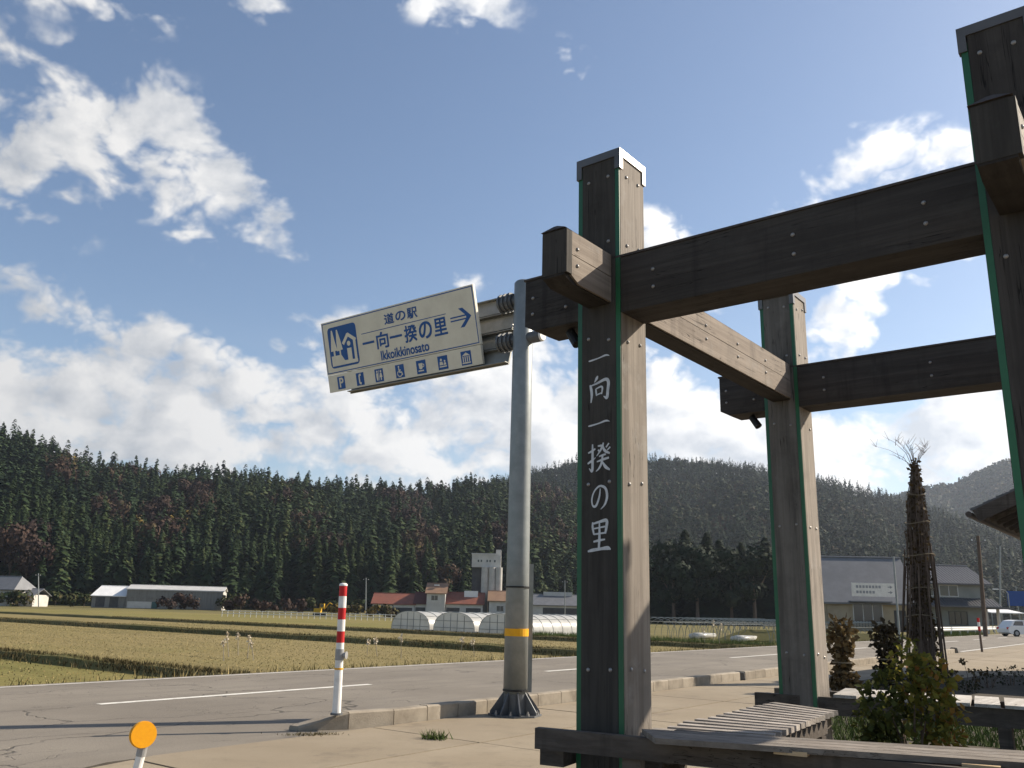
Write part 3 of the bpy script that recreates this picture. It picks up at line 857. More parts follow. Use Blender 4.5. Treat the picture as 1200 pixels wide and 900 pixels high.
# the nearest cedars are trees of their own
protoC = [np_mesh('cedar_tree', *[(lambda q: (q[0], q[1]))(c)][0], ['cedar', 'bark'], c[2], c[3]) for c in [conifer(tr, 20 * f, 3.5 * g, 460, low=.05 + .04 * (i % 3), tb=.42 + .06 * (i % 3)) for i, (f, g) in enumerate(((1, 1), (1.08, .95), (.92, 1.05), (1.02, 1.1), (.85, .95), (1.1, 1.0)))]]
for i, p in enumerate(near):
    o = bpy.data.objects.new('cedar_tree', protoC[i % 6]); COL.objects.link(o)
    o.location = (p[0], p[1], p[2]); sc = tr.uniform(.68, 1.2); o.scale = (sc * tr.uniform(.9, 1.1), sc * tr.uniform(.9, 1.1), sc); o.rotation_euler = (0, 0, tr.uniform(0, 6.28))
    tag(o, 'tall dark green cedar in the front rows at the foot of the wooded slope', 'tree', 'cedars at the foot of the hill')
lightC = [conifer(tr, 20 * f, 3.75 * g, 120, low=.10, trunk=False, spread=.75, tb=.42) for f, g in ((1, 1), (1.1, .95), (.9, 1.05), (1.0, 1.12))]
V, T, t, m = stack(place(lightC, rest[:, :3], tr, .66, 1.22))
o = link_mesh('cedar_forest', np_mesh('cedar_forest', V, T, ['cedar'], t)); tag(o, 'dense cedar forest climbing the valley side above the fields', 'forest', kind='stuff')
pb = []
for tb in (.08, .16, .28, .42, .62):
    V, T, t, m = broadleaf(tr, 12.5, 4.6, 1300, 9, tb, leaf=.085)
    pb.append(np_mesh('autumn_tree', V, T, ['autumn', 'bark'], t, m))
for i, p in enumerate(LL):
    if p[4] < -30 or p[4] > 700: continue
    o = bpy.data.objects.new('autumn_tree', pb[int(tr.integers(0, 5))]); COL.objects.link(o)
    o.location = (p[0], p[1], p[2]); sc = tr.uniform(1.2, 1.8); o.scale = (sc, sc, sc * tr.uniform(.9, 1.2)); o.rotation_euler = (0, 0, tr.uniform(0, 6.28))
    tag(o, 'round crowned autumn tree in brown and russet leaf among the cedars', 'tree', 'autumn trees on the wooded slope')
Rp = scatter('right', 560, 1260, 7.8, tr, .0, 1.06)
wd = np.array([math.sin(p[0] * .011) + math.sin(p[1] * .017 + 1) + math.sin((p[0] + p[1]) * .031) + tr.normal(0, .5) for p in Rp])
lightR = [conifer(tr, 18 * f, 3.2 * g, 64, low=.05, trunk=False, spread=.7, tb=.22) for f, g in ((1, 1), (1.1, .9), (.9, 1.1))]
lightM = [broadleaf(tr, 12, 5.0, 70, 5, tb, trunk=False, leaf=.3) for tb in (.3, .45, .6, .8)]
isc = wd < .9 + (Rp[:, 4] > 950) * -.8
V, T, t, m = stack(place(lightR, Rp[isc][:, :3], tr, .75, 1.2))
o = link_mesh('conifer_forest', np_mesh('conifer_forest', V, T, ['cedar'], t)); tag(o, 'hazy conifer forest on the higher hill behind the timber gate', 'forest', kind='stuff')
V, T, t, m = stack(place(lightM, Rp[~isc][:, :3], tr, .7, 1.15, .18))
o = link_mesh('mixed_forest', np_mesh('mixed_forest', V, T, ['mixed_wood'], t)); tag(o, 'mixed leaf forest in patches on the higher hill', 'forest', kind='stuff')
Fp = scatter('far', 980, 1420, 13, tr, .0, 1.05)
lightF = [broadleaf(tr, 13, 8.0, 40, 5, tb, trunk=False, leaf=.42) for tb in (.25, .4, .6)]
V, T, t, m = stack(place(lightF, Fp[:, :3], tr, .7, 1.2, .18))
o = link_mesh('distant_forest', np_mesh('distant_forest', V, T, ['mixed_wood'], t)); tag(o, 'pale distant wooded ridge behind the houses', 'forest', kind='stuff')
# dark grove beside the road-side houses
gd = [conifer(tr, 20, 4.9, 1500, low=.02, spread=.34, tb=.42) for _ in range(3)]
gd += [broadleaf(tr, 19, 5.6, 2600, 10, .4, leaf=.075, zlow=.1) for _ in range(2)]
gm = [np_mesh('grove_tree', q[0], q[1], ['cedar_dark', 'bark'], q[2], q[3]) for q in gd]
for i, (c, Yd, hh) in enumerate(((775, 205, 17), (790, 200, 20), (806, 212, 22), (818, 198, 19), (832, 206, 21), (846, 214, 20), (858, 200, 18), (872, 208, 19), (885, 198, 20), (900, 206, 20), (914, 212, 18), (930, 204, 16), (800, 220, 19), (865, 222, 20))):
    o = bpy.data.objects.new('grove_tree', gm[(0, 3, 1, 4, 2)[i % 5]]); COL.objects.link(o)
    x = (c - 594) / 1048 * Yd; k = hh / 20
    o.location = (x, Yd, FZ); o.scale = (k * 1.1, k * 1.1, k); o.rotation_euler = (0, 0, tr.uniform(0, 6.28))
    tag(o, 'nearly black evergreen of the dense grove between the two timber posts', 'tree', 'dark evergreen grove')

# ------------------------------------------------------------------ the timber gate
U = .78            # the gate's module in metres
GC = Vector((.72853, 5.59361, .308)); GA = Vector((-math.sin(TH), math.cos(TH), 0)); GB = Vector((math.cos(TH), math.sin(TH), 0)); GZ = Vector((0, 0, 1))
W, DA, DB, ZT = .45, 3.295, 4.2986, 5.534
ZA0, ZA1, ZB0, ZB1 = 3.938, 4.453, 4.036, 4.501
ZG = -.395           # ground level in gate modules
def G(a, b, z=0.0): return GC + (GA * a + GB * b + GZ * z) * U
gate = thing('timber_gate', 'tall weathered timber gate frame with green corner strips and white brush lettering', 'gate', G(-1.4, 2.3, ZG))
bolt_mb = MB(); bolt_mb.lathe((0, 0, 0), [(.013, -.004), (.013, .004), (.009, .008), (.004, .011)], 8)
_b = bpy.data.meshes.new('bolt'); _b.from_pydata(bolt_mb.v, [], bolt_mb.f); _b.materials.append(MATS['bolt_steel'])
def bolt(p, n, parent):
    o = link_mesh('bolt', _b, parent, p); o.rotation_euler = Vector(n).to_track_quat('Z', 'Y').to_euler()
def gbox(mb, a0, a1, b0, b1, z0, z1):
    mb.hexa([G(a0, b0, z0), G(a0, b1, z0), G(a1, b1, z0), G(a1, b0, z0), G(a0, b0, z1), G(a0, b1, z1), G(a1, b1, z1), G(a1, b0, z1)])
def post(a, b, dz=0.0):
    "four boards round a core, green strips down the corners, folded metal cap"
    e = .050
    core = MB(); gbox(core, a + .03, a + W - .03, b + .03, b + W - .03, ZG, ZT - .012 + dz)
    p = core.build('post', 'wood_dark', gate)
    for q, (a0, a1, b0, b1) in enumerate(((a + e, a + W - e, b, b + .029), (a + e, a + W - e, b + W - .029, b + W), (a, a + .029, b + .014, b + W - .014), (a + W - .029, a + W, b + .014, b + W - .014))):
        mb = MB(); gbox(mb, a0, a1, b0, b1, ZG, ZT - .02 + dz)
        mb.build('board', 'wood_letter' if (a == 0 and b == 0 and q == 0) else ('wood_post_lit' if q == 2 else ('wood_grey' if a == 0 else 'wood_front_shade')), p)  # tone chosen by facing: sunward board lighter, shaded front darker, light painted in
    for (a0, a1, b0, b1) in ((a + .004, a + e - .002, b + .006, b + .0135), (a + W - e + .002, a + W - .004, b + .006, b + .0135), (a + .004, a + e - .002, b + W - .0135, b + W - .006), (a + W - e + .002, a + W - .004, b + W - .0135, b + W - .006)):
        mb = MB(); gbox(mb, a0, a1, b0 - .004, b1, ZG + .02, ZT - .13 + dz); mb.build('corner_strip', 'green_strip', p)
    c = MB(); z1 = ZT + dz
    gbox(c, a - .012, a + W + .012, b - .012, b + W + .012, z1 - .075, z1)
    for (x, y) in ((a - .012, b - .012), (a + W - .045, b - .012), (a - .012, b + W - .045), (a + W - .045, b + W - .045)):
        gbox(c, x, x + .057, y, y + .057, z1 - .20, z1 - .0751)
    c.build('cap', 'metal_cap', p)
    for z in (.95, 2.45, 3.72, 4.62, 5.28):
        for s_ in (.12, .33):
            bolt(G(a + s_, b, z + random.uniform(-.03, .03)), -GB, p); bolt(G(a, b + s_, z + random.uniform(-.03, .03)), -GA, p)
    return p
posts = [post(0, 0), post(0, DB, -.03), post(-DA, 0), post(-DA, DB)]
def beam_long(b):
    "beam across, tied through two posts; lower corners of the ends cut away"
    a0, a1 = -DA - .60, W + .61; b0, b1 = b + .012, b + W - .045; c = .12
    prof = [(a0, ZA1), (a0, ZA0 + .06), (a0 + c, ZA0), (a1 - c, ZA0), (a1, ZA0 + .06), (a1, ZA1)]
    mb = MB(); mb.prism([G(a, b0, z) for a, z in prof], GB * ((b1 - b0) * U)); o = mb.build('beam', 'wood_beam_shade', gate)
    mb = MB(); gbox(mb, a0 - .015, a1 + .015, b0 - .012, b1 + .012, ZA1 + .002, ZA1 + .022); mb.build('beam_cover', 'metal_cap_dark', o)
    for a in (-.32, -1.55, -2.5, W + .14, W + .52):
        for z in (ZA0 + .17, ZA0 + .33): bolt(G(a, b0, z), -GB, o)
    return o
def beam_cross(a):
    a0, a1 = a + .115, a + W - .115; b0, b1 = -.70, DB + W + .34; c = .12
    prof = [(b0, ZB1), (b0, ZB0 + .05), (b0 + c, ZB0), (b1 - c, ZB0), (b1, ZB0 + .05), (b1, ZB1)]
    mb = MB(); mb.prism([G(a0, b, z) for b, z in prof][::-1], GA * ((a1 - a0) * U)); o = mb.build('beam', 'wood_beam_undershade', gate)
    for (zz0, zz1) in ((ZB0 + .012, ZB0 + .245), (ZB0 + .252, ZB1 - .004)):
        mb = MB(); mb.prism([G(a0 - .022, b, z) for b, z in ((b0 + .076, zz0 + (.05 if zz0 < ZB0 + .1 else 0)), (b0 + .19, zz0), (b1 - .14, zz0), (b1 - .076, zz0 + .03), (b1 - .076, zz1), (b0 + .076, zz1))][::-1], GA * (.021 * U)); mb.build('side_board', 'wood_beam_lit', o)
    m = (a0 + a1) / 2; q = []
    mb = MB()
    e = .016
    lo = [G(a0 - e, b0 - e, ZB1 + .003), G(a1 + e, b0 - e, ZB1 + .003), G(a1 + e, b1 + e, ZB1 + .003), G(a0 - e, b1 + e, ZB1 + .003)]
    hi = [G(m - .02, b0 + .02, ZB1 + .05), G(m + .02, b0 + .02, ZB1 + .05), G(m + .02, b1 - .02, ZB1 + .05), G(m - .02, b1 - .02, ZB1 + .05)]
    mb.hexa(lo + hi); mb.build('beam_cover', 'metal_cap_dark', o)
    mb = MB(); gbox(mb, a0 - .026, a1 + .006, b0 - .004, b0 + .075, ZB0 + .07, ZB1 - .01); mb.build('end_board', 'wood_letter', o)  # dark letter timber reused here to paint shade on the beam end
    for b in (b0 + .16, .95, 1.9, 2.7, 3.5, DB + W + .2):
        for z in (ZB0 + .17, ZB0 + .32): bolt(G(a0 - .022, b, z), -GA, o)
    return o
for b in (0, DB): beam_long(b)
for a in (0, -DA): beam_cross(a)
for (a, b) in ((W + .19, .20), (W + .24, DB + .20)):
    mb = MB(); p = G(a, b, ZA0)
    mb.tube(p + Vector((0, 0, .02)), p - Vector((0, 0, .04)), .016, .016, 8)
    mb.tube(p + Vector((-.02, -.02, -.02)), p + Vector((.03, -.08, -.13)), .035, .038, 12)
    mb.build('spotlight', 'black_metal', gate, smooth=False)

# brush lettering down the front of the first post
BR = {
 '一': [[(0, .40, .05), (.12, .42, .10), (.5, .52, .075), (.82, .64, .11), (1, .56, .02)]],
 '向': [[(.44, 1.02, .04), (.38, .92, .10), (.27, .78, .02)], [(.05, .70, .05), (.10, .58, .10), (.14, .3, .10), (.10, .0, .04)],
       [(.08, .66, .04), (.4, .73, .07), (.82, .84, .10), (.96, .72, .12), (.93, .4, .11), (.88, .12, .11), (.72, .2, .02)],
       [(.34, .52, .05), (.36, .4, .07), (.38, .24, .05)], [(.34, .51, .04), (.58, .58, .06), (.67, .52, .07), (.63, .28, .05)], [(.38, .28, .04), (.63, .33, .05)]],
 '揆': [[(.0, .70, .04), (.16, .75, .07), (.34, .83, .05)], [(.21, 1.0, .05), (.21, .6, .09), (.19, .06, .09), (.05, .15, .02)], [(-.02, .32, .05), (.15, .40, .07), (.36, .52, .02)],
       [(.46, .92, .04), (.66, .90, .08), (.55, .72, .06), (.40, .56, .02)], [(.47, .78, .05), (.56, .70, .06)], [(.72, 1.02, .05), (.70, .88, .07), (.80, .72, .09), (1.02, .62, .05)], [(.98, .98, .05), (.84, .84, .05)], [(1.04, .84, .05), (.90, .74, .04)],
       [(.52, .54, .04), (.70, .58, .06), (.84, .60, .05)], [(.42, .36, .04), (.7, .42, .07), (.98, .47, .06)], [(.69, .56, .07), (.64, .30, .08), (.52, .12, .06), (.38, .02, .02)], [(.68, .34, .05), (.82, .16, .10), (1.02, .04, .05)]],
 'の': [[(.56, .84, .04), (.50, .5, .08), (.32, .16, .09), (.14, .16, .07), (.08, .42, .07), (.22, .74, .06), (.52, .94, .07), (.84, .84, .10), (.94, .52, .11), (.82, .2, .08), (.58, .0, .02)]],
 '里': [[(.20, .98, .05), (.20, .8, .08), (.26, .56, .06)], [(.20, .92, .05), (.5, .98, .07), (.84, 1.02, .10), (.84, .8, .10), (.78, .58, .07)], [(.26, .76, .04), (.78, .82, .05)], [(.26, .57, .05), (.78, .61, .05)],
       [(.52, .96, .05), (.52, .5, .09), (.49, .1, .08)], [(.24, .32, .05), (.5, .36, .07), (.78, .39, .04)], [(-.02, .0, .05), (.2, .04, .09), (.6, .08, .08), (.9, .1, .11), (1.04, .05, .03)]],
}
def ribbon(mb, pts, f, lift):
    "smooth brush stroke from (x, y, width) points; f maps x, y, lift to space"
    P = [np.array(p) for p in pts]; P = [2 * P[0] - P[1]] + P + [2 * P[-1] - P[-2]]
    out = []
    for i in range(1, len(P) - 2):
        for t in np.linspace(0, 1, 6, endpoint=(i == len(P) - 3)):
            a, b, c, d = P[i - 1:i + 3]
            out.append(.5 * ((2 * b) + (c - a) * t + (2 * a - 5 * b + 4 * c - d) * t * t + (3 * b - a - 3 * c + d) * t ** 3))
    L_, R2 = [], []
    for i, p in enumerate(out):
        q = out[min(i + 1, len(out) - 1)] - out[max(i - 1, 0)]; d = q[:2] / (np.linalg.norm(q[:2]) + 1e-9); n = np.array([-d[1], d[0]]) * max(p[2] * 1.2, .014) / 2
        L_.append(f(p[0] + n[0], p[1] + n[1], lift)); R2.append(f(p[0] - n[0], p[1] - n[1], lift))
    n = len(L_); mb.add(L_ + R2, [(i, n + i, n + i + 1, i + 1) for i in range(n - 1)])
YF = G(.225, 0).y
for ch, xa, xb, y0, y1 in (('一', 688, 715, 412, 428), ('向', 688.5, 714.5, 441, 471), ('一', 687.5, 715, 488, 505), ('揆', 687.5, 714.5, 520, 553), ('の', 690.5, 712.5, 568, 597), ('里', 688, 714.5, 611, 646)):
    zt, zb = (at(701, y0, YF).z - GC.z) / U, (at(701, y1, YF).z - GC.z) / U
    pa, pb = at(xa, (y0 + y1) / 2, YF), at(xb, (y0 + y1) / 2, YF)
    aa = .225 + (701 - xa) / 50.0 * .40; ab = .225 + (701 - xb) / 50.0 * .40
    mb = MB()
    for i, stx in enumerate(BR[ch]):
        ribbon(mb, stx, lambda x, y, l: G(aa + (ab - aa) * x, -.0025 - l, zb + (zt - zb) * y), i * .0004)
    mb.build('character', 'brush_paint', posts[0])

# ------------------------------------------------------------------ overhead road sign
PB = Vector((.145, 12.32, .02)); SE = Vector((-.792, .611, 0)).normalized(); SN = Vector((.611, .792, 0))
sign = thing('overhead_road_sign', 'white and blue overhead road sign leaning out from a grey steel pole', 'road sign', PB)
mb = MB(); mb.lathe(PB, [(.163, .28), (.158, 2.0), (.150, 4.0), (.145, 6.15), (.12, 6.18), (.05, 6.195)], 24); pole = mb.build('pole', 'galvanised', sign, smooth=True)
mb = MB(); mb.lathe(PB, [(.165, .0), (.165, .279)], 20); mb.tube(PB, PB + GZ * .022, .36, .36, 8)
mb.build('base', 'galvanised_dark', sign)
for i in range(8):
    a = i * math.pi / 4 + .2; d = Vector((math.cos(a), math.sin(a), 0)); n = Vector((-math.sin(a), math.cos(a), 0)) * .008
    mb = MB(); mb.prism([PB + d * .15 + GZ * .023 - n, PB + d * .34 + GZ * .023 - n, PB + d * .34 + GZ * .06 - n, PB + d * .162 + GZ * .30 - n, PB + d * .15 + GZ * .30 - n], n * 2)
    mb.build('gusset', 'galvanised_dark', sign)
    mb = MB(); a += .39; d = Vector((math.cos(a), math.sin(a), 0)); mb.lathe(PB + d * .30, [(.022, .022), (.022, .05), (.012, .05), (.012, .075)], 6); mb.build('anchor_bolt', 'bolt_steel', sign)
mb = MB(); mb.lathe(PB, [(.1655, 1.02), (.1655, 1.12)], 24); mb.build('yellow_band', 'yellow_tape', pole, smooth=False)
for z in (.31, 1.66):
    mb = MB(); mb.lathe(PB, [(.172, z), (.172, z + .022)], 24); mb.build('strap', 'black_metal', pole)
# flat guard plate strapped behind the pole
mb = MB(); mb.box(PB + Vector((.045, .20, 1.14)), (.36, .03, 1.72), R_(4)); mb.build('back_plate', 'galvanised', sign)
for z in (5.27, 5.90):
    mb = MB(); mb.tube(PB + SE * -.34 + GZ * z, PB + SE * .46 + GZ * z, .088, .088, 16); arm = mb.build('arm', 'galvanised_dark', sign, smooth=False)
    mb = MB(); mb.tube(PB + SE * -.343 + GZ * z, PB + SE * -.37 + GZ * z, .09, .075, 16); mb.build('end_cap', 'white_paint', arm)
    mb = MB()
    mb.tube(PB + SE * .17 + GZ * z, PB + SE * .42 + GZ * z, .125, .125, 14)
    for q in (.22, .30, .38): mb.tube(PB + SE * q + GZ * z, PB + SE * (q + .03) + GZ * z, .15, .15, 14)
    mb.build('flange', 'galvanised_dark', arm)
SBL = Vector((-3.249, 15.02, 5.049)); SR = Vector((.792, -.6105, 0)).normalized(); SU = Vector((-.161, -.209, .965)).normalized(); SF = SR.cross(SU)
SW, SH = 3.536, 1.251
def SP(u, v, w=0.0): return SBL + SR * u + SU * v + SF * w
mb = MB()
mb.hexa([SP(0, .312, -.05), SP(SW, .312, -.05), SP(SW, .312, 0), SP(0, .312, 0), SP(0, SH, -.05), SP(SW, SH, -.05), SP(SW, SH, 0), SP(0, SH, 0)])
panel = mb.build('sign_panel', 'sign_white', sign)
mb = MB(); mb.hexa([SP(.01, 0, -.05), SP(SW - .01, 0, -.05), SP(SW - .01, 0, 0), SP(.01, 0, 0), SP(.01, .303, -.05), SP(SW - .01, .303, -.05), SP(SW - .01, .303, 0), SP(.01, .303, 0)])
strip = mb.build('service_strip', 'sign_white', sign)
def sq(mb, u0, v0, u1, v1, w=.002): mb.add([SP(u0, v0, w), SP(u1, v0, w), SP(u1, v1, w), SP(u0, v1, w)], [(0, 1, 2, 3)])
mb = MB(); t = .016
sq(mb, .02, .33, SW - .02, .33 + t); sq(mb, .02, SH - .02 - t, SW - .02, SH - .02); sq(mb, .02, .3462, .02 + t, SH - .0362); sq(mb, SW - .02 - t, .3462, SW - .02, SH - .0362)
sq(mb, .98, .89, 2.92, .902); mb.build('border', 'sign_blue', panel)
def text2d(body):
    cu = bpy.data.curves.new('t', 'FONT'); cu.body = body; cu.resolution_u = 5
    ob = bpy.data.objects.new('lettering', cu); COL.objects.link(ob); bpy.context.view_layer.update()
    me = bpy.data.meshes.new_from_object(ob.evaluated_get(bpy.context.evaluated_depsgraph_get()))
    V = np.array([v.co[:2] for v in me.vertices]); F = [tuple(p.vertices) for p in me.polygons]
    bpy.data.objects.remove(ob); bpy.data.curves.remove(cu); bpy.data.meshes.remove(me)
    V -= V.min(0); V /= V.max(0)
    return V, F
def text_on(body, u0, v0, u1, v1, parent, m='sign_blue', name='lettering', f=None, bold=0.0, w=.003):
    V, F = text2d(body); mb = MB(); f = f or SP
    for k, (du, dv) in enumerate(((0, 0), (bold, 0), (0, bold), (bold, bold)) if bold else ((0, 0),)):
        mb.add([f(u0 + du + (u1 - u0) * x, v0 + dv + (v1 - v0) * y, w + k * .0005) for x, y in V], F)
    return mb.build(name, m, parent)
for i, ch in enumerate('道の駅'): text_on(ch, 1.565 + i * .265, .955 if i != 1 else .965, 1.785 + i * .265, 1.125 if i != 1 else 1.115, panel, bold=.008)
for i, ch in enumerate('一向一揆の里'):
    u = .985 + i * .328
    if ch == '一': text_on(ch, u, .705, u + .275, .735, panel, bold=.008)
    else: text_on(ch, u + .01, .575, u + .28, .845, panel, bold=.013)
text_on('Ikkoikkinosato', 1.385, .375, 2.475, .53, panel, bold=.008)
mb = MB()
sq(mb, 3.0, .740, 3.34, .762); sq(mb, 3.0, .793, 3.34, .815)
mb.add([SP(3.43, .778, .0025), SP(3.27, .93, .0025), SP(3.185, .93, .0025), SP(3.325, .80, .0025), SP(3.325, .755, .0025), SP(3.185, .625, .0025), SP(3.27, .625, .0025)], [(0, 1, 2, 3), (0, 3, 4), (0, 4, 5, 6)])
mb.build('arrow', 'sign_blue', panel)
def rrect(mb, u0, v0, u1, v1, r, w):
    pts = []
    for (cx_, cy_, a0) in ((u1 - r, v0 + r, -90), (u1 - r, v1 - r, 0), (u0 + r, v1 - r, 90), (u0 + r, v0 + r, 180)):
        pts += [SP(cx_ + r * math.cos(R_(a0 + q)), cy_ + r * math.sin(R_(a0 + q)), w) for q in (0, 30, 60, 90)]
    mb.add(pts, [tuple(range(16))])
mb = MB(); rrect(mb, .14, .41, .865, 1.135, .07, .002); picto = mb.build('pictogram', 'sign_blue', panel)
def icon(mb, box, polys, w):
    u0, v0, u1, v1 = box
    for k, p in enumerate(polys): mb.add([SP(u0 + (u1 - u0) * x, v0 + (v1 - v0) * y, w + k * .0003) for x, y in p], [tuple(range(len(p)))])
def disc(cx_, cy_, r, n=14): return [(cx_ + r * math.cos(2 * math.pi * i / n), cy_ + r * math.sin(2 * math.pi * i / n)) for i in range(n)]
def seg(a, b, w):
    d = np.array(b) - np.array(a); d = d / np.linalg.norm(d); n = np.array([-d[1], d[0]]) * w / 2
    return [tuple(np.array(a) - n), tuple(np.array(b) - n), tuple(np.array(b) + n), tuple(np.array(a) + n)]
mb = MB()
icon(mb, (.14, .41, .865, 1.135), [[(.05, .42), (.28, .42), (.22, .66), (.17, .93), (.13, .93), (.09, .66)], [(.27, .40), (.47, .42), (.42, .66), (.35, .92), (.31, .92), (.28, .66)], seg((.165, .2), (.165, .42), .06), seg((.37, .26), (.37, .42), .05),
     [(.05, .05), (.95, .05), (.95, .13), (.5, .15), (.40, .30), (.05, .30)], seg((.50, .54), (.70, .76), .085), seg((.68, .76), (.95, .58), .085), seg((.90, .60), (.90, .13), .085), disc(.70, .53, .06), seg((.70, .14), (.70, .42), .15)], .0025)
mb.build('emblem', 'sign_white', picto)
ICONS = {
 0: None,
 1: [seg((.40, .18), (.40, .82), .16), seg((.40, .80), (.62, .86), .18), seg((.40, .20), (.62, .14), .18)],
 2: [disc(.28, .80, .09), [(.16, .68), (.40, .68), (.40, .4), (.36, .12), (.20, .12), (.16, .4)], seg((.5, .1), (.5, .9), .05), disc(.72, .80, .09), [(.66, .68), (.78, .68), (.88, .34), (.78, .34), (.78, .12), (.66, .12), (.66, .34), (.56, .34)]],
 3: [disc(.40, .84, .08), seg((.40, .74), (.44, .42), .11), seg((.42, .58), (.62, .58), .08), seg((.44, .42), (.68, .42), .10), seg((.68, .44), (.78, .18), .10)] + [seg((.47 + .26 * math.cos(R_(q)), .32 + .22 * math.sin(R_(q))), (.47 + .26 * math.cos(R_(q + 32)), .32 + .22 * math.sin(R_(q + 32))), .07) for q in range(120, 350, 30)],
 4: [[(.24, .78), (.66, .78), (.62, .42), (.54, .34), (.36, .34), (.28, .42)], seg((.66, .70), (.80, .66), .06), seg((.80, .68), (.78, .50), .06), seg((.78, .52), (.62, .48), .06), seg((.18, .22), (.74, .22), .09)],
 5: [disc(.34, .72, .10), [(.20, .58), (.46, .58), (.54, .34), (.16, .34)], seg((.14, .22), (.86, .22), .09), disc(.70, .60, .08), [(.60, .50), (.80, .50), (.84, .32), (.58, .32)]],
 6: [[(.12, .68), (.88, .68), (.5, .90)], seg((.2, .24), (.2, .64), .09), seg((.4, .24), (.4, .64), .09), seg((.6, .24), (.6, .64), .09), seg((.8, .24), (.8, .64), .09), seg((.1, .16), (.9, .16), .10)],
}
for i, (u0, u1) in enumerate(((.24, .43), (.72, .91), (1.18, 1.38), (1.67, 1.87), (2.15, 2.36), (2.62, 2.83), (3.11, 3.32))):
    mb = MB(); sq(mb, u0, .03, u1, .25); ip = mb.build('service_icon', 'sign_blue', strip)
    if i == 0: text_on('P', u0 + .05, .06, u1 - .045, .22, ip, 'sign_white', 'symbol', bold=.01)
    else:
        mb = MB(); icon(mb, (u0, .03, u1, .25), ICONS[i], .0026); mb.build('symbol', 'sign_white', ip)
# frame and braces behind the front panel
mb = MB()
for u in (.5, 1.75, 3.0):
    p = SP(u, .6, -.05); mb.box(p + SN * .20, (.06, .30, .08), math.atan2(SR.y, SR.x))
    mb.hexa([SP(u - .03, .06, -.10), SP(u + .03, .06, -.10), SP(u + .03, .06, -.0505), SP(u - .03, .06, -.0505), SP(u - .03, 1.2, -.10), SP(u + .03, 1.2, -.10), SP(u + .03, 1.2, -.0505), SP(u - .03, 1.2, -.0505)])
mb.build('bracket', 'galvanised_dark', sign)
# second panel, seen from behind: ribbed aluminium, leaning the other way
RU = (GZ * .965 + SN * .263).normalized(); RB = PB + SE * .36 + SN * .10; RB.z = 4.99
def RP(k, v, w=0.0): return RB + SE * k + RU * v + SN * w
mb = MB(); mb.hexa([RP(0, 0, .02), RP(3.5, 0, .02), RP(3.5, 0, .05), RP(0, 0, .05), RP(0, 1.3, .02), RP(3.5, 1.3, .02), RP(3.5, 1.3, .05), RP(0, 1.3, .05)][::1])
rear = mb.build('rear_panel', 'alu_rib', sign)
for v in (.02, .28, .31, .60, .63, .94, .97, 1.27):
    mb = MB(); mb.hexa([RP(0.005, v, -.06), RP(3.495, v, -.06), RP(3.495, v, .019), RP(.005, v, .019), RP(.005, v + .014, -.06), RP(3.495, v + .014, -.06), RP(3.495, v + .014, .019), RP(.005, v + .014, .019)])
    mb.build('rib', 'alu_rib', rear)
for v in (.35, .68, 1.0):
    mb = MB(); mb.tube(RP(.02, v, -.03), RP(.02, v, -.06), .02, .02, 8); mb.build('clamp_bolt', 'bolt_steel', rear)

# ------------------------------------------------------------------ snow pole on the kerb, delineator with round reflector
b0, t0 = Vector((-1.93, 10.62, .17)), Vector((-1.955, 10.62, 1.64))
sp_ = thing('snow_pole', 'slim red and white banded snow pole standing on the kerb end', 'marker pole', b0)
ax_ = t0 - b0
def ringz(f0, f1, r0, r1, m, name, par):
    mb = MB(); mb.tube(b0 + ax_ * f0, b0 + ax_ * f1, r0, r1, 16); return mb.build(name, m, par, smooth=False)
tubeo = ringz(0, .545, .050, .046, 'white_paint', 'tube', sp_)
fr = lambda y: (837 - y) / (837 - 683)
ys = [753.5, 740, 726, 712, 698, 685.5]
for i in range(5):
    ringz(fr(ys[i]), fr(ys[i + 1]), .0465, .0465, 'red_paint' if i % 2 == 0 else 'white_paint', 'band', tubeo)
mb = MB(); top = b0 + ax_ * fr(685.5); mb.lathe(top, [(.050, 0), (.050, .015), (.04, .028), (.015, .034)], 16); mb.build('cap', 'white_paint', sp_)
ringz(fr(774), fr(761), .052, .052, 'grey_plate', 'sleeve', sp_)
mb = MB(); c = b0 + ax_ * fr(768); mb.tube(c + Vector((.04, -.01, 0)), c + Vector((.085, -.02, 0)), .025, .045, 12); mb.build('reflector', 'grey_plate', sp_)
ringz(fr(785), fr(783), .0515, .0515, 'yellow_tape', 'ring', sp_)
ringz(0, .015, .07, .07, 'galvanised_dark', 'foot', sp_)

dp = at(168, 861, 7.75); db = Vector((dp.x - .035, 7.78, 0))
dl = thing('delineator', 'short white delineator post topped by a round orange reflector', 'delineator', db)
mb = MB(); mb.tube(db, Vector((dp.x - .012, 7.78, dp.z - .17)), .036, .036, 14); mb.build('tube', 'white_paint', dl)
mb = MB(); mb.tube(Vector((dp.x - .013, 7.78, dp.z - .17)), Vector((dp.x - .005, 7.78, dp.z - .10)), .04, .04, 14); mb.build('collar', 'grey_plate', dl)
nd = Vector((.60, -.80, .08)).normalized()
mb = MB(); mb.tube(dp - nd * .0, dp - nd * -.022, .103, .103, 32); mb.build('reflector', 'orange_reflector', dl)
mb = MB(); mb.tube(dp - nd * .03, dp - nd * .0005, .107, .107, 32); mb.build('rim', 'yellow_tape', dl)

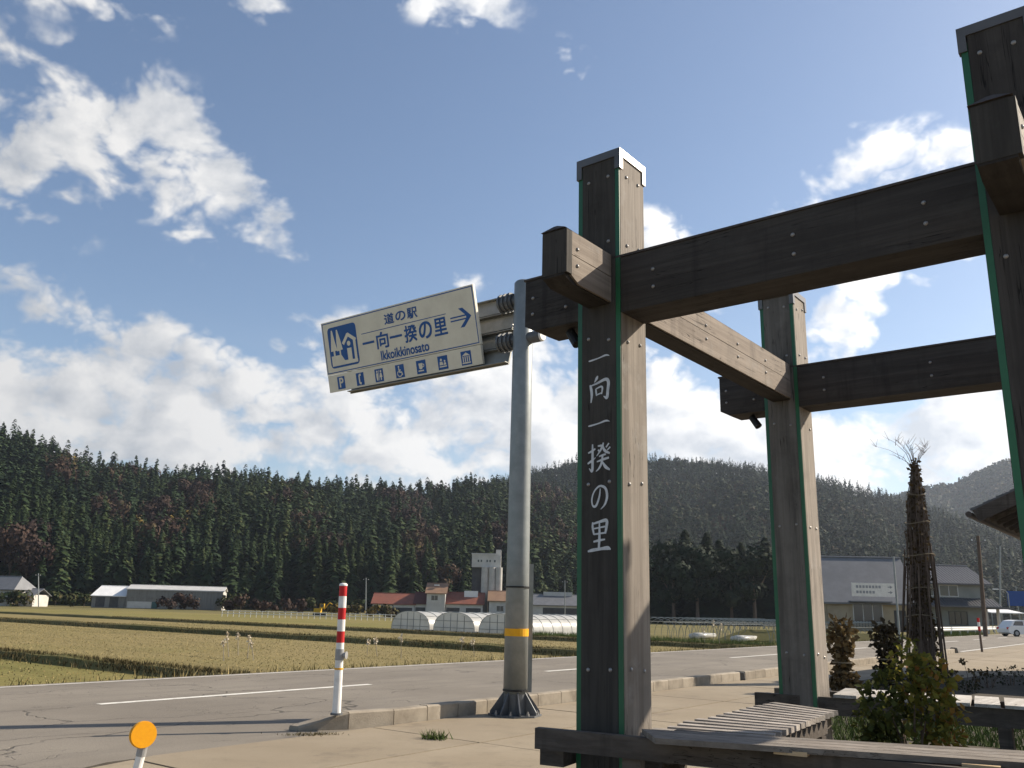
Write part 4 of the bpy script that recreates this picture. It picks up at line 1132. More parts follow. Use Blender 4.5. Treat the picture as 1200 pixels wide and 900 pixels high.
# ------------------------------------------------------------------ benches round the planting bed
BZ = GC.z + .5 * U
def plank(mb, p0, p1, w, th, side=None):
    "board with top centre line p0-p1"
    p0, p1 = Vector(p0), Vector(p1); d = (p1 - p0).normalized(); n = Vector((-d.y, d.x, 0)).normalized() * (w / 2); dn = Vector((0, 0, -th))
    mb.hexa([p0 - n + dn, p1 - n + dn, p1 + n + dn, p0 + n + dn, p0 - n, p1 - n, p1 + n, p0 + n])
def ext(p, q, k): return p + (q - p) * k
fb = thing('timber_bench', 'long dark plank bench in front of the lettered timber post', 'bench', gp(760, 895, 0))
f0, f1 = gp(626, 853, BZ), gp(1120, 899.5, BZ); f1 = ext(f0, f1, 1.55)
d = (f1 - f0).normalized(); nn = Vector((-d.y, d.x, 0))
if nn.y < 0: nn = -nn
mb = MB(); plank(mb, f0 + nn * .04, f1 + nn * .03, .06, .12); mb.build('front_rail', 'wood_dark', fb)
mb = MB(); plank(mb, f0 + nn * .48 + d * .74, f1 + nn * .48, .06, .11); mb.build('rear_rail', 'wood_dark', fb)
e_f0, e_f1 = gp(768, 865, BZ + .034), gp(1190, 893, BZ + .034); e_b0, e_b1 = gp(752, 854, BZ + .034), gp(1190, 879, BZ + .034)
for i in range(4):
    q0 = ext(e_f0, e_b0, (i + .5) / 4); q1 = ext(q0, ext(e_f1, e_b1, (i + .5) / 4), 1.5)
    wdt = (e_f1 - e_b1).length / 4 * .93
    mb = MB(); n0 = (e_b0 - e_f0) / 4 * .46; n1 = (ext(e_f0, e_f1, 1.5) - ext(e_b0, e_b1, 1.5)) * -1 / 4 * .46
    z = Vector((0, 0, -.030))
    mb.hexa([q0 - n0 + z, q1 - n1 + z, q1 + n1 + z, q0 + n0 + z, q0 - n0, q1 - n1, q1 + n1, q0 + n0]); mb.build('deck_plank', 'wood_plank_shade', fb)
for (x, y) in ((925, 884), (1150, 901)):
    p = gp(x, y, BZ); mb = MB(); mb.box(p + nn * .08 + Vector((0, 0, .0025)), (.17, .12, .022), math.atan2(d.y, d.x)); mb.build('packing_block', 'wood_fresh', fb)
p = gp(656, 872, BZ - .12); mb = MB(); mb.box(p + nn * .13 + Vector((0, 0, -.058)), (.16, .50, .11), math.atan2(d.y, d.x)); mb.build('cross_timber', 'wood_dark', fb)
for k in (.61, 2.03, 3.28):
    p = f0 + d * k; mb = MB(); mb.box(Vector((p.x, p.y, (BZ - .12) / 2)) + nn * .08, (.11, .08, BZ - .125), math.atan2(d.y, d.x)); mb.build('leg', 'wood_dark', fb)
    mb = MB(); mb.box(Vector((p.x, p.y, (BZ - .11) / 2)) + nn * .48, (.11, .08, BZ - .115), math.atan2(d.y, d.x)); mb.build('leg', 'wood_dark', fb)
nb = thing('notice_plate', 'white notice plate with red lettering fixed low on the front bench', 'notice', gp(1018, 900, BZ - .08))
p0, p1 = gp(976, 890, BZ - .04), gp(1060, 897, BZ - .04)
dd = (p1 - p0).normalized(); nf = Vector((dd.y, -dd.x, 0))
p0 = p0 + nf * .012; p1 = p1 + nf * .012
mb = MB(); mb.hexa([p0 + Vector((0, 0, -.125)), p1 + Vector((0, 0, -.125)), p1 - nf * .01 + Vector((0, 0, -.125)), p0 - nf * .01 + Vector((0, 0, -.125)), p0, p1, p1 - nf * .01, p0 - nf * .01]); npl = mb.build('plate', 'notice_white', nb)
LN = (p1 - p0).length
for i in range(5):
    mb = MB(); a = p0 + dd * (LN * (.28 + .1 * i)) + nf * .002 + Vector((0, 0, -.03))
    mb.add([a, a + dd * .04, a + dd * .04 + Vector((0, 0, -.055)), a + Vector((0, 0, -.055))], [(3, 2, 1, 0)]); mb.build('printed_mark', 'notice_red', npl)
# slatted bench between the two left posts
sb = thing('slat_bench', 'weathered slat bench running from the lettered post to the rear post', 'bench', gp(860, 875, 0))
l0, l1, r0, r1 = gp(752, 857, BZ - .022), gp(905, 823, BZ - .022), gp(893, 866, BZ - .022), gp(978, 833, BZ - .022)
NS = 15
for i in range(NS):
    k = i / (NS - 1)
    # even spacing on the ground between the near and the far end
    a, b = ext(l0, l1, k), ext(r0, r1, k)
    mb = MB(); plank(mb, a + (a - b).normalized() * random.uniform(-.02, .03), b, .080, .036); mb.build('slat', 'wood_slat_long', sb)
for q in (.18, .8):
    a, b = ext(l0, r0, q), ext(l1, r1, q); mb = MB(); plank(mb, a + Vector((0, 0, -.081)), b + Vector((0, 0, -.081)), .08, .10); mb.build('bearer', 'wood_dark', sb)
    for kk in (.08, .5, .92):
        p = ext(a, b, kk); mb = MB(); mb.box((p.x, p.y, (BZ - .205) / 2), (.10, .10, BZ - .207), TH); mb.build('leg', 'wood_dark', sb)
# board bench behind the rear post
bb = thing('board_bench', 'bleached board bench on a dark rail behind the rear timber post', 'bench', gp(1000, 840, 0))
g0, g1 = gp(884, 811.5, BZ), gp(1040, 822.5, BZ); gr1 = gp(1199, 832, BZ)
d2 = (gr1 - g0).normalized(); n2_ = Vector((-d2.y, d2.x, 0))
if n2_.y < 0: n2_ = -n2_
g1 = g0 + d2 * 4.85
mb = MB(); plank(mb, g0 + n2_ * .04, g1 + n2_ * .04, .08, .15); mb.build('front_rail', 'wood_dark', bb)
mb = MB(); plank(mb, g0 + n2_ * .72 + d2 * .04, g1 + n2_ * .72, .08, .15); mb.build('rear_rail', 'wood_dark', bb)
k0 = .80
while k0 < 4.65:
    a = g0 + d2 * k0 - n2_ * .025 + Vector((0, 0, .029)); mb = MB(); plank(mb, a, a + n2_ * .85 + d2 * random.uniform(-.01, .01), .192, .027); mb.build('board', 'wood_slat_cross', bb); k0 += .223
for kk in (.2, 2.03, 4.05):
    for w_ in (.04, .72):
        p = g0 + d2 * kk + n2_ * w_; mb = MB(); mb.box((p.x, p.y, (BZ - .15) / 2), (.10, .10, BZ - .152), TH); mb.build('leg', 'wood_dark', bb)
# soil of the bed inside the ring, and behind it
def blob_sheet(name, pts, m, z): 
    return sheet(name, [Vector((p.x, p.y, z)) for p in pts], m)
bed = [G(-.75, 1.0), G(-2.9, 1.6), G(-4.6, 1.8), G(-4.6, 5.6), G(-1.5, 5.6), G(-.62, 5.4)]
blob_sheet('planting_bed', bed, 'soil', .30)
mb = MB()
for p0, p1 in zip(bed, bed[1:] + bed[:1]): mb.add([Vector((p0.x, p0.y, .0)), Vector((p1.x, p1.y, .0)), Vector((p1.x, p1.y, .299)), Vector((p0.x, p0.y, .299))], [(0, 1, 2, 3)])
mb.build('bed_edge', 'soil')['kind'] = 'structure'
bed2 = [gp(1105, 815, 0), gp(1120, 797, 0), gp(1160, 792, 0), gp(1260, 796, 0), gp(1330, 815, 0), gp(1330, 835, 0), gp(1150, 830, 0)]
blob_sheet('planting_bed', bed2[::-1], 'soil', .03)
bed3 = [gp(975, 815, 0), gp(980, 803, 0), gp(1035, 795, 0), gp(1080, 789, 0), gp(1118, 790, 0), gp(1110, 812, 0)]
blob_sheet('planting_bed', bed3[::-1], 'soil', .03)
bed4 = [gp(968, 829, 0), gp(1100, 829, 0), gp(1330, 836, 0), gp(1400, 905, 0), gp(1000, 900, 0), gp(962, 856, 0)]
blob_sheet('planting_bed', bed4[::-1], 'soil', .034)

# ------------------------------------------------------------------ plants
def leaf_cloud(C, Rr, n, sz, tint, r, flat=1.0):
    "leaf shapes of two triangles through an ellipsoid; arrays out"
    d = r.normal(0, 1, (n, 3)); d /= np.linalg.norm(d, axis=1)[:, None]
    p = np.array(C) + d * np.array(Rr) * (r.uniform(.25, 1, n) ** .5)[:, None]
    e1 = r.normal(0, 1, (n, 3)) + d * .6 + np.array([0, 0, -.35]); e1 /= np.linalg.norm(e1, axis=1)[:, None]
    e2 = np.cross(e1, r.normal(0, 1, (n, 3))); e2 /= np.linalg.norm(e2, axis=1)[:, None]; e3 = np.cross(e1, e2)
    s_ = sz * r.uniform(.6, 1.3, n)[:, None]
    V = np.stack([p, p + e1 * s_ * .5 + e2 * s_ * .36 + e3 * s_ * .10, p + e1 * s_, p + e1 * s_ * .5 - e2 * s_ * .36 + e3 * s_ * .10], 1).reshape(-1, 3)
    q = np.arange(n)[:, None] * 4
    return V, np.concatenate([q + [0, 1, 2], q + [0, 2, 3]]), np.repeat(np.clip(tint + r.normal(0, .16, n), 0, 1), 4), np.zeros(2 * n, int)
pr = np.random.default_rng(21)
def foliage(name, parts, mats, parent):
    o0 = np.array(ORIG[parent.name]); V, T, t, m = stack(parts)
    return link_mesh(name, np_mesh(name, V - o0, T, mats, t, m), parent)
def bush(name, label, base, rx, h, n, leaf, m, tints, stems=9, cat='bush', group=None):
    th_ = thing(name, label, cat, base, group)
    mb = MB()
    for i in range(stems):
        a = pr.uniform(0, 6.28); e = base + Vector((math.cos(a) * rx * pr.uniform(.2, .8), math.sin(a) * rx * pr.uniform(.2, .8), h * pr.uniform(.5, .9)))
        s_ = base + Vector((math.cos(a) * .06, math.sin(a) * .06, 0)); mm = (s_ + e) / 2 + Vector((0, 0, h * .12))
        mb.path([s_, mm, e], [.011, .009, .004], 5)
    mb.build('stem', 'twig', th_)
    parts = []
    for (fx, fy, fz, fr_, ti, fn) in tints:
        parts.append(leaf_cloud((base.x + fx * rx, base.y + fy * rx, base.z + fz * h), (fr_ * rx, fr_ * rx, fr_ * h * .55), int(n * fn), leaf, ti, pr))
    foliage('foliage', parts, [m], th_)
    return th_
bp0 = Vector((at(1066, 850, 6.3).x, 6.3, .30))
bush('garden_bush', 'leafy bush in the bed turning from green to yellow and red, tinted brighter on the sun side', bp0, .29, .82, 620, .056, 'bush_leaf',
     [(0, 0, .35, .85, .34, .5), (-.6, 0, .62, .55, .28, .4), (.4, -.1, .62, .6, .60, .45), (.1, 0, .90, .5, .60, .35), (.75, -.1, .35, .5, .80, .30), (.6, -.2, .82, .40, .72, .26), (-.7, .1, .30, .5, .34, .35), (1.0, 0, .6, .3, .8, .12), (-1.0, 0, .5, .35, .3, .14)])  # right-hand clumps tinted brighter: sun from that side put into leaf colour
for (x, y, Yk, hh, rr, lab) in ((990, 812, 0, 1.32, .27, 'withered brown shrub tied into a column beside the rear timber post'), (1043, 803, 0, 1.28, .30, 'dark tied shrub with curled leaves between the withered column and the wrapped tree'), (1088, 797, 0, 1.5, .42, 'withered shrub with russet top at the foot of the wrapped tree')):
    b = gp(x, y, .03); th_ = thing('tied_shrub', lab, 'shrub', b, 'tied shrubs behind the bench')
    parts = []
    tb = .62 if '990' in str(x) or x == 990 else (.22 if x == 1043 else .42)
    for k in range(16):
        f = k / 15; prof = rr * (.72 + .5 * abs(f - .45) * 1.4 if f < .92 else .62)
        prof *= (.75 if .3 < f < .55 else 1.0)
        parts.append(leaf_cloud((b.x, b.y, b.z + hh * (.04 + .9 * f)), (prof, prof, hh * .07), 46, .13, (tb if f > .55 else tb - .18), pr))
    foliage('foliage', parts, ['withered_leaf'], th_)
    mb = MB()
    for i in range(7):
        a = i * .9; mb.path([b + Vector((math.cos(a) * .1, math.sin(a) * .1, 0)), b + Vector((math.cos(a) * .05, math.sin(a) * .05, hh * .5)), b + Vector((math.cos(a) * rr * .6, math.sin(a) * rr * .6, hh * .95))], [.014, .011, .006], 5)
    mb.build('stem', 'twig', th_)
    mb = MB(); mb.lathe(b, [(rr * .70, hh * .40), (rr * .72, hh * .42)], 12); mb.build('tie', 'rope', th_)
# the tall tree bound up for winter
wb = gp(1083, 800, .03)
wt = thing('wrapped_tree', 'tall bare tree bound up with ropes and poles, twigs spreading at the top', 'tree', wb)
px_m = wb.y / 1014 * 1.03
def wz(y): return at(1075, y, wb.y).z
prof = [(wz(795), .28), (wz(760), .27), (wz(720), .26), (wz(690), .24), (wz(655), .25), (wz(625), .265), (wz(600), .225), (wz(578), .18), (wz(562), .11), (wz(548), .085)]
cxw = lambda z: at(1083, 800, wb.y).x + (at(1072, 545, wb.y).x - at(1083, 800, wb.y).x) * (z / wz(545))
def pr_at(z): return float(np.interp(z, [p[0] for p in prof], [p[1] for p in prof]))
mb = MB(); mb.path([Vector((cxw(0), wb.y, 0)), Vector((cxw(3), wb.y, 3)), Vector((cxw(wz(545)), wb.y, wz(545)))], [.12, .09, .03], 8); mb.build('trunk', 'bark', wt, smooth=True)
mb = MB(); zt_ = wz(545)
for i in range(150):
    a = pr.uniform(0, 6.28); q = pr.uniform(.45, 1.02); z0 = pr.uniform(.3, zt_ * .75); z1 = min(z0 + pr.uniform(.8, 2.4), zt_)
    pts, rad = [], []
    for k in range(5):
        z = z0 + (z1 - z0) * k / 4; r_ = pr_at(z) * q * pr.uniform(.88, 1.1); aa2 = a + pr.normal(0, .12)
        pts.append(Vector((cxw(z) + math.cos(aa2) * r_, wb.y + math.sin(aa2) * r_, z))); rad.append(pr.uniform(.006, .013))
    mb.path(pts, rad, 4)
mb.build('bound_branches', 'twig', wt)
parts = []
for k in range(34):
    z = wz(745) + (zt_ - wz(745)) * k / 33; r_ = pr_at(z)
    parts.append(leaf_cloud((cxw(z), wb.y, z), (r_ * .98, r_ * .98, .16), 46, .095, .26, pr))
foliage('dry_leaves', parts, ['withered_leaf'], wt)
for i in range(11):
    a = i * 2 * math.pi / 11 + .2; mb = MB(); zt2 = wz(648)
    mb.tube(Vector((cxw(0) + math.cos(a) * .50, wb.y + math.sin(a) * .50, 0.02)), Vector((cxw(zt2) + math.cos(a) * .30, wb.y + math.sin(a) * .30, zt2 + pr.uniform(-.3, .35))), .022, .017, 6); mb.build('support_pole', 'bark', wt)
for y in (580, 613, 651, 690, 722):
    z = wz(y); r_ = pr_at(z) * 1.0 + .02 + (.07 if y > 640 else 0); mb = MB()
    pts = [Vector((cxw(z) + math.cos(q) * r_, wb.y + math.sin(q) * r_, z + .03 * math.sin(q * 2 + y))) for q in np.linspace(0, 6.283, 17)]
    mb.path(pts, [.009] * 17, 5); mb.build('rope', 'rope', wt)
mb = MB()
for i in range(14):
    a = pr.uniform(0, 6.28); o_ = pr.uniform(.15, .95); hh = pr.uniform(.55, 1.0); p = Vector((cxw(zt_), wb.y, zt_ - .25))
    e = p + Vector((math.cos(a) * o_, math.sin(a) * o_, hh)); m1 = p + Vector((math.cos(a) * o_ * .25, math.sin(a) * o_ * .25, hh * .55)); m2 = p + Vector((math.cos(a) * o_ * .6, math.sin(a) * o_ * .6, hh * .82))
    mb.path([p, m1, m2, e], [.009, .006, .004, .002], 5)
    for j in range(3):
        k = pr.uniform(.3, .9); s0 = m1 + (e - m1) * k; mb.path([s0, s0 + Vector((pr.normal(0, .10), pr.normal(0, .10), pr.uniform(.1, .25)))], [.005, .002], 4)
mb.build('twigs', 'twig', wt)
# low dark plants and seed heads behind the bench
for i, (x, y, rr, hh) in enumerate(((1160, 806, .42, .52), (1185, 803, .45, .5), (1120, 808, .28, .35), (1215, 810, .5, .6), (1138, 812, .25, .28), (1030, 812, .25, .35), (1065, 808, .3, .3))):
    bush('low_plant', 'low dark withered plant in the bed behind the bleached bench', gp(x, y, .03), rr * .8, hh * .75, 60, .06, 'dark_plant', [(0, 0, .5, 1.0, .4, 1.0), (.2, 0, .8, .6, .55, .5)], 5, 'plant', 'low plants in the rear bed')
for i, (x, y, yt) in enumerate(((1135, 806, 775), (1122, 806, 787), (1142, 808, 786), (1158, 806, 788), (1112, 808, 788), (1150, 806, 796))):
    b = gp(x, y, .03); top = at(x - 6 + 2 * i % 5, yt, b.y)
    s_ = thing('seed_head', 'thin withered stalk with a drooping dark seed head behind the bench', 'plant', b, 'withered stalks in the rear bed')
    mb = MB(); mb.path([b, (b + top) / 2 + Vector((.03, 0, 0)), top], [.007, .006, .004], 5); mb.build('stalk', 'twig', s_)
    foliage('head', [leaf_cloud(tuple(top), (.07, .07, .03), 26, .07, .3, pr)], ['withered_leaf'], s_)
# grass and weeds inside the ring
n = 5200
aa_, bb_ = pr.uniform(-4.4, -.8, n), pr.uniform(1.7, 3.75, n)
P = np.stack([GC.x + (GA.x * aa_ + GB.x * bb_) * U, GC.y + (GA.y * aa_ + GB.y * bb_) * U, np.full(n, .30)], 1)
n = 7000
q4 = pr.uniform(0, 1, (n, 2)); c4 = [gp(968, 831, .03), gp(1300, 836, .03), gp(1330, 900, .03), gp(985, 890, .03)]
P4 = np.array(c4[0]) * ((1 - q4[:, :1]) * (1 - q4[:, 1:])) + np.array(c4[1]) * (q4[:, :1] * (1 - q4[:, 1:])) + np.array(c4[2]) * (q4[:, :1] * q4[:, 1:]) + np.array(c4[3]) * ((1 - q4[:, :1]) * q4[:, 1:])
stuff('bed_grass', [blades(P, .10, .016, .3, .4), blades(P4, .11, .02, .25, .4)], ['green_grass'], 'short dark grass and weeds in the bed inside the benches', 'grass')
wd_ = gp(510, 866, .02)
o = link_mesh('weed', np_mesh('weed', *[(q[0] - np.array(wd_), q[1], ['green_grass'], q[2] * .5, q[3]) for q in [blades(np.array(wd_) + np.stack([pr.normal(0, .07, 130), pr.normal(0, .045, 130), np.zeros(130)], 1), .085, .016, .25, .5)]][0]), None, wd_)
tag(o, 'small dark weed growing from the apron joint near the sign pole', 'weed')
ks = []
for k in range(3):
    c = gp(352 + k * 12 + (0 if k < 3 else 0), 862 - k * .8, .02); n = 70
    ks.append(blades(np.array(c) + np.stack([pr.normal(0, .12, n), pr.normal(0, .03, n), np.zeros(n)], 1), .03, .010, .5, .5))
stuff('kerb_weeds', ks, ['bund_grass'], 'thin dry weeds along the foot of the kerb end', 'weeds')
# pampas plumes on the field side
for i, (x, y, yt) in enumerate(((268, 770, 742), (279, 768, 742), (290, 772, 745), (297, 774, 752), (262, 775, 752), (430, 768, 750), (442, 770, 748), (470, 772, 745), (540, 768, 748), (556, 770, 750), (836, 752, 727), (843, 754, 731), (826, 753, 736))):
    b = gp(x, y, FZ) if x < 800 else gp(x, y, -.5)
    top = at(x + (i % 3) * 2 - 2, yt, b.y); hgt = top.z - b.z
    s_ = thing('pampas_grass', 'pale feathery pampas plume standing above the dry paddy' if x < 800 else 'pale pampas plume on the far verge between the posts', 'grass plume', b, 'pampas plumes by the paddies' if x < 800 else 'pampas plumes on the far verge')
    mb = MB(); mb.path([b, (b + top) / 2, top], [.018, .015, .008], 4); mb.build('stalk', 'bark_pale', s_)
    foliage('plume', [leaf_cloud((top.x, top.y, top.z - hgt * .12), (.05, .05, hgt * .16), 30, .11, .6, pr)], ['plume'], s_)

# ------------------------------------------------------------------ buildings and things across the road
def frame_at(x0, y0, rz=0.0, z0=0.0):
    e1, e2 = Vector((math.cos(rz), math.sin(rz), 0)), Vector((-math.sin(rz), math.cos(rz), 0)); o = Vector((x0, y0, z0))
    return lambda u, v, z=0.0: o + e1 * u + e2 * v + Vector((0, 0, z))
def bx(mb, P, u0, u1, v0, v1, z0, z1):
    mb.hexa([P(u0, v0, z0), P(u1, v0, z0), P(u1, v1, z0), P(u0, v1, z0), P(u0, v0, z1), P(u1, v0, z1), P(u1, v1, z1), P(u0, v1, z1)])
def part(P, name, m, parent, *boxes):
    mb = MB()
    for b in boxes: bx(mb, P, *b)
    return mb.build(name, m, parent)
def gable(P, parent, m, u0, u1, v0, v1, ze, zr, over=.5, th=.14, vr=None, hip0=0.0, hip1=0.0, ribs=0.0, name='roof'):
    "gable or hipped roof with its ridge along u"
    vm = (v0 + v1) / 2 if vr is None else vr
    a, b, c, d = u0 - over, u1 + over, v0 - over, v1 + over
    sl0 = (zr - ze) / (vm - v0); z0 = ze - sl0 * over; sl1 = (zr - ze) / (v1 - vm) if v1 > vm else 0; z1 = ze - sl1 * over
    mb = MB()
    top = [P(a, c, z0), P(b, c, z0), P(b - hip1, vm, zr), P(a + hip0, vm, zr), P(b, d, z1), P(a, d, z1)]
    bot = [p - Vector((0, 0, th)) for p in top]
    fs = [(0, 1, 2, 3), (3, 2, 4, 5), (9, 8, 7, 6), (11, 10, 8, 9), (0, 6, 7, 1), (5, 4, 10, 11), (0, 3, 9, 6), (3, 5, 11, 9), (1, 7, 8, 2), (2, 8, 10, 4)]
    if hip0: fs.append((0, 3, 5))
    if hip1: fs.append((1, 4, 2))
    mb.add(top + bot, fs)
    r = mb.build(name, m, parent)
    mb = MB(); mb.tube(P(a + hip0, vm, zr + .02), P(b - hip1, vm, zr + .02), .11, .11, 8); mb.build('ridge', m, r)
    if ribs:
        mb = MB(); q = a + ribs / 2
        while q < b:
            f0 = min(1, (q - a) / hip0) if hip0 else 1; f1 = min(1, (b - q) / hip1) if hip1 else 1; f = min(f0, f1)
            mb.tube(P(q, c, z0 + .02), P(q, c + (vm - c) * f, z0 + (zr - z0) * f + .02), .035, .035, 4, cap=False); q += ribs
        mb.build('tile_ribs', m, r)
    return r
def gable_wall(P, parent, m, u, v0, v1, ze, zr, th=.12):
    mb = MB(); vm = (v0 + v1) / 2
    mb.prism([P(u, v0, ze - .2), P(u, v1, ze - .2), P(u, v1, ze - .05), P(u, vm, zr - .12), P(u, v0, ze - .05)], P(u + th, v0, 0) - P(u, v0, 0)); mb.build('gable_end', m, parent)
def window(P, parent, u0, u1, z0, z1, v=0.0, fm='steel_white', bars=1):
    f = part(P, 'window', fm, parent, (u0 - .07, u1 + .07, v - .05, v - .001, z0 - .07, z0), (u0 - .07, u1 + .07, v - .05, v - .001, z1, z1 + .07), (u0 - .07, u0, v - .05, v - .001, z0, z1), (u1, u1 + .07, v - .05, v - .001, z0, z1),
             *[(u0 + (u1 - u0) * k / (bars + 1) - .03, u0 + (u1 - u0) * k / (bars + 1) + .03, v - .05, v - .012, z0, z1) for k in range(1, bars + 1)])
    part(P, 'pane', 'window_glass', f, (u0, u1, v - .012, v - .002, z0, z1))
def px_x(c, Yd): return (c - 594) / 1048 * Yd

# low house with big grey roof and cream wall
Yh = 95.0; x0 = px_x(966, Yh); hA = thing('roadside_house', 'low cream house under a broad grey roof across the road', 'house', (x0 + 4, Yh + 4, -.02)); P = frame_at(x0, Yh, R_(-6), -.02)
w_ = px_x(1062, Yh) - x0
part(P, 'wall', 'wall_cream', hA, (0, w_, 0, 9, 0, 3.35))
gable(P, hA, 'roof_grey', 0, w_ + .5, 0, 9, 3.45, 7.9, .55, .18, hip0=1.3)
window(P, hA, 3.1, 6.0, 1.0, 2.75, bars=2); window(P, hA, .5, 1.6, 1.2, 2.4)
part(P, 'shutter_panel', 'wall_cream', hA, (.4, 2.6, -.10, -.051, .2, 2.6))
part(P, 'porch_roof', 'roof_grey', hA, (2.6, 6.8, -1.1, -.002, 2.95, 3.08))
part(P, 'balcony_rail', 'black_metal', hA, *[(2.9 + .3 * i, 2.94 + .3 * i, -.35, -.31, .35, 1.0) for i in range(11)], (2.9, 6.0, -.36, -.30, 1.0, 1.05))
part(P, 'entry', 'wall_dark', hA, (7.2, 8.4, -.02, -.002, 0, 2.2))
# two-storey house with tiled roof
Yh = 97.0; x0 = px_x(1078, Yh); hB = thing('tiled_house', 'two storey grey green house with tiled roofs and a white lit gable', 'house', (x0 + 4, Yh + 4, -.02)); P = frame_at(x0, Yh, R_(4), -.02)
w_ = px_x(1161, Yh) - x0
part(P, 'wall', 'wall_greygreen', hB, (0, w_ - .15, 0, 7.5, 0, 5.45)); part(P, 'side_wall', 'wall_white', hB, (w_ - .149, w_, 0.01, 7.49, 0, 5.45))
gable(P, hB, 'roof_tile_dark', 0, w_, 0, 7.5, 5.55, 7.35, .6, .16, ribs=.36); gable_wall(P, hB, 'wall_white', w_ - .02, 0, 7.5, 5.5, 7.3)
mb = MB(); mb.hexa([P(-.3, -1.5, 2.7), P(w_ + .9, -1.5, 2.7), P(w_ + .9, -.002, 3.55), P(-.3, -.002, 3.55), P(-.3, -1.5, 2.85), P(w_ + .9, -1.5, 2.85), P(w_ + .9, -.002, 3.7), P(-.3, -.002, 3.7)]); lr = mb.build('lower_roof', 'roof_tile_dark', hB)
mb = MB(); q = -.2
while q < w_ + .85: mb.tube(P(q, -1.5, 2.88), P(q, -.02, 3.72), .04, .04, 4, cap=False); q += .36
mb.build('tile_ribs', 'roof_tile_dark', lr)
window(P, hB, 2.6, 4.6, 3.9, 5.0, bars=1); window(P, hB, .6, 1.8, 3.9, 5.0); window(P, hB, 3.4, 5.4, .9, 2.2, bars=2, fm='wall_dark')
part(P, 'porch', 'wall_white', hB, (w_ + .1, w_ + .35, .3, .6, 0, 2.6), (w_ + 1.5, w_ + 1.7, .3, .6, 0, 2.6)); part(P, 'porch_roof', 'roof_tile_dark', hB, (w_ + .02, w_ + 2.6, -.8, 3, 2.62, 2.8))
# white car port roof further along
Yh = 112; x0 = px_x(1163, Yh); cpn = thing('carport', 'small carport with pale roof beside the tiled house', 'carport', (x0 + 2, Yh + 2, -.02)); P = frame_at(x0, Yh, 0, -.02)
mb = MB(); mb.hexa([P(0, 0, 2.3), P(4.2, 0, 2.3), P(4.2, 5, 2.9), P(0, 5, 2.9), P(0, 0, 2.4), P(4.2, 0, 2.4), P(4.2, 5, 3.0), P(0, 5, 3.0)]); mb.build('roof', 'roof_white', cpn)
for (u, v) in ((.1, .1), (4.0, .1), (.1, 4.8), (4.0, 4.8)): part(P, 'post', 'galvanised', cpn, (u, u + .1, v, v + .1, 0, 2.3 + v * .12))
# direction board on its pole
Yb = 62.0; p = at(1052, 742, Yb); dbd = thing('direction_board', 'white direction board with two arrows on a pale pole before the cream house', 'sign', (p.x, Yb, -.02))
mb = MB(); mb.tube((p.x + .1, Yb, -.02), (at(1047, 652, Yb).x, Yb, at(1047, 652, Yb).z), .075, .06, 10); mb.build('pole', 'galvanised', dbd)
a0, a1 = at(998, 698.5, Yb), at(1047, 684, Yb); P = frame_at(a0.x, Yb - .12, 0, a0.z); bw, bh = a1.x - a0.x, a1.z - a0.z
brd = part(P, 'board', 'notice_white', dbd, (0, bw, 0, .05, 0, bh))
for (z_, u1_) in ((.62, .72), (.22, .60)):
    part(P, 'text_line', 'notice_text', brd, *[(bw * (.10 + i * .075), bw * (.10 + i * .075 + .055), -.004, -.001, bh * z_, bh * (z_ + .2)) for i in range(int((u1_ - .1) / .075))])
    mb = MB(); mb.add([P(bw * .84, -.003, bh * (z_ + .07)), P(bw * .90, -.003, bh * (z_ + .07)), P(bw * .90, -.003, bh * (z_ + .14)), P(bw * .84, -.003, bh * (z_ + .14)), P(bw * .89, -.003, bh * (z_ - .02)), P(bw * .95, -.003, bh * (z_ + .105)), P(bw * .89, -.003, bh * (z_ + .23))], [(0, 1, 2, 3), (4, 5, 6)]); mb.build('arrow', 'notice_text', brd)
# utility poles, street lamp, blue sign
def upole(x, yb, yt, Yd, lab, r=.16, m='bark', arms=1, zb=-.02, lean=0):
    b = at(x, yb, Yd); t = at(x - lean, yt, Yd); o = thing('utility_pole', lab, 'utility pole', (b.x, Yd, zb))
    mb = MB(); mb.tube((b.x, Yd, zb), t, r, r * .7, 9); mb.build('shaft', m, o)
    for i in range(arms):
        mb = MB(); mb.box(t - Vector((0, 0, .5 + i * .7)), (1.5, .09, .09)); mb.build('crossarm', 'galvanised_dark', o)
        for q in (-.6, 0, .6):
            mb = MB(); mb.lathe(t - Vector((-q, 0, .455 + i * .7)), [(.05, 0), (.07, .05), (.04, .14)], 6); mb.build('insulator', 'white_paint', o)
upole(1155, 745, 628, 80, 'brown wooden utility pole in front of the white gable', .20, 'bark', 1, lean=9)
upole(1172, 735, 640, 150, 'distant grey utility pole beyond the carport', .16, 'galvanised', 1)
upole(429, 712, 677, 225, 'thin grey utility pole beside the red roofed farm', .17, 'galvanised', 1, FZ)
upole(45, 712, 672, 232, 'thin utility pole beside the grey roofed farmhouse', .15, 'galvanised', 1, FZ)
upole(662, 715, 680, 240, 'thin utility pole behind the grey roofed shed', .15, 'galvanised', 1, FZ)
b = at(1186, 737, 118); lp = thing('street_lamp', 'curved grey street lamp standing far along the road', 'street lamp', (b.x, 118, -.02))
mb = MB(); t_ = at(1186, 692, 118); mb.path([Vector((b.x, 118, -.02)), Vector((b.x, 118, t_.z - .4)), Vector((b.x - .4, 117.9, t_.z)), Vector((b.x - 1.5, 117.8, t_.z + .15))], [.09, .07, .06, .05], 8); mb.build('shaft', 'galvanised', lp)
mb = MB(); mb.box((b.x - 1.7, 117.8, t_.z + .12), (.7, .25, .14)); mb.build('lamp_head', 'steel_white', lp)
b = at(1196, 735, 135); bs = thing('blue_road_sign', 'blue direction sign far along the road', 'road sign', (b.x, 135, -.02))
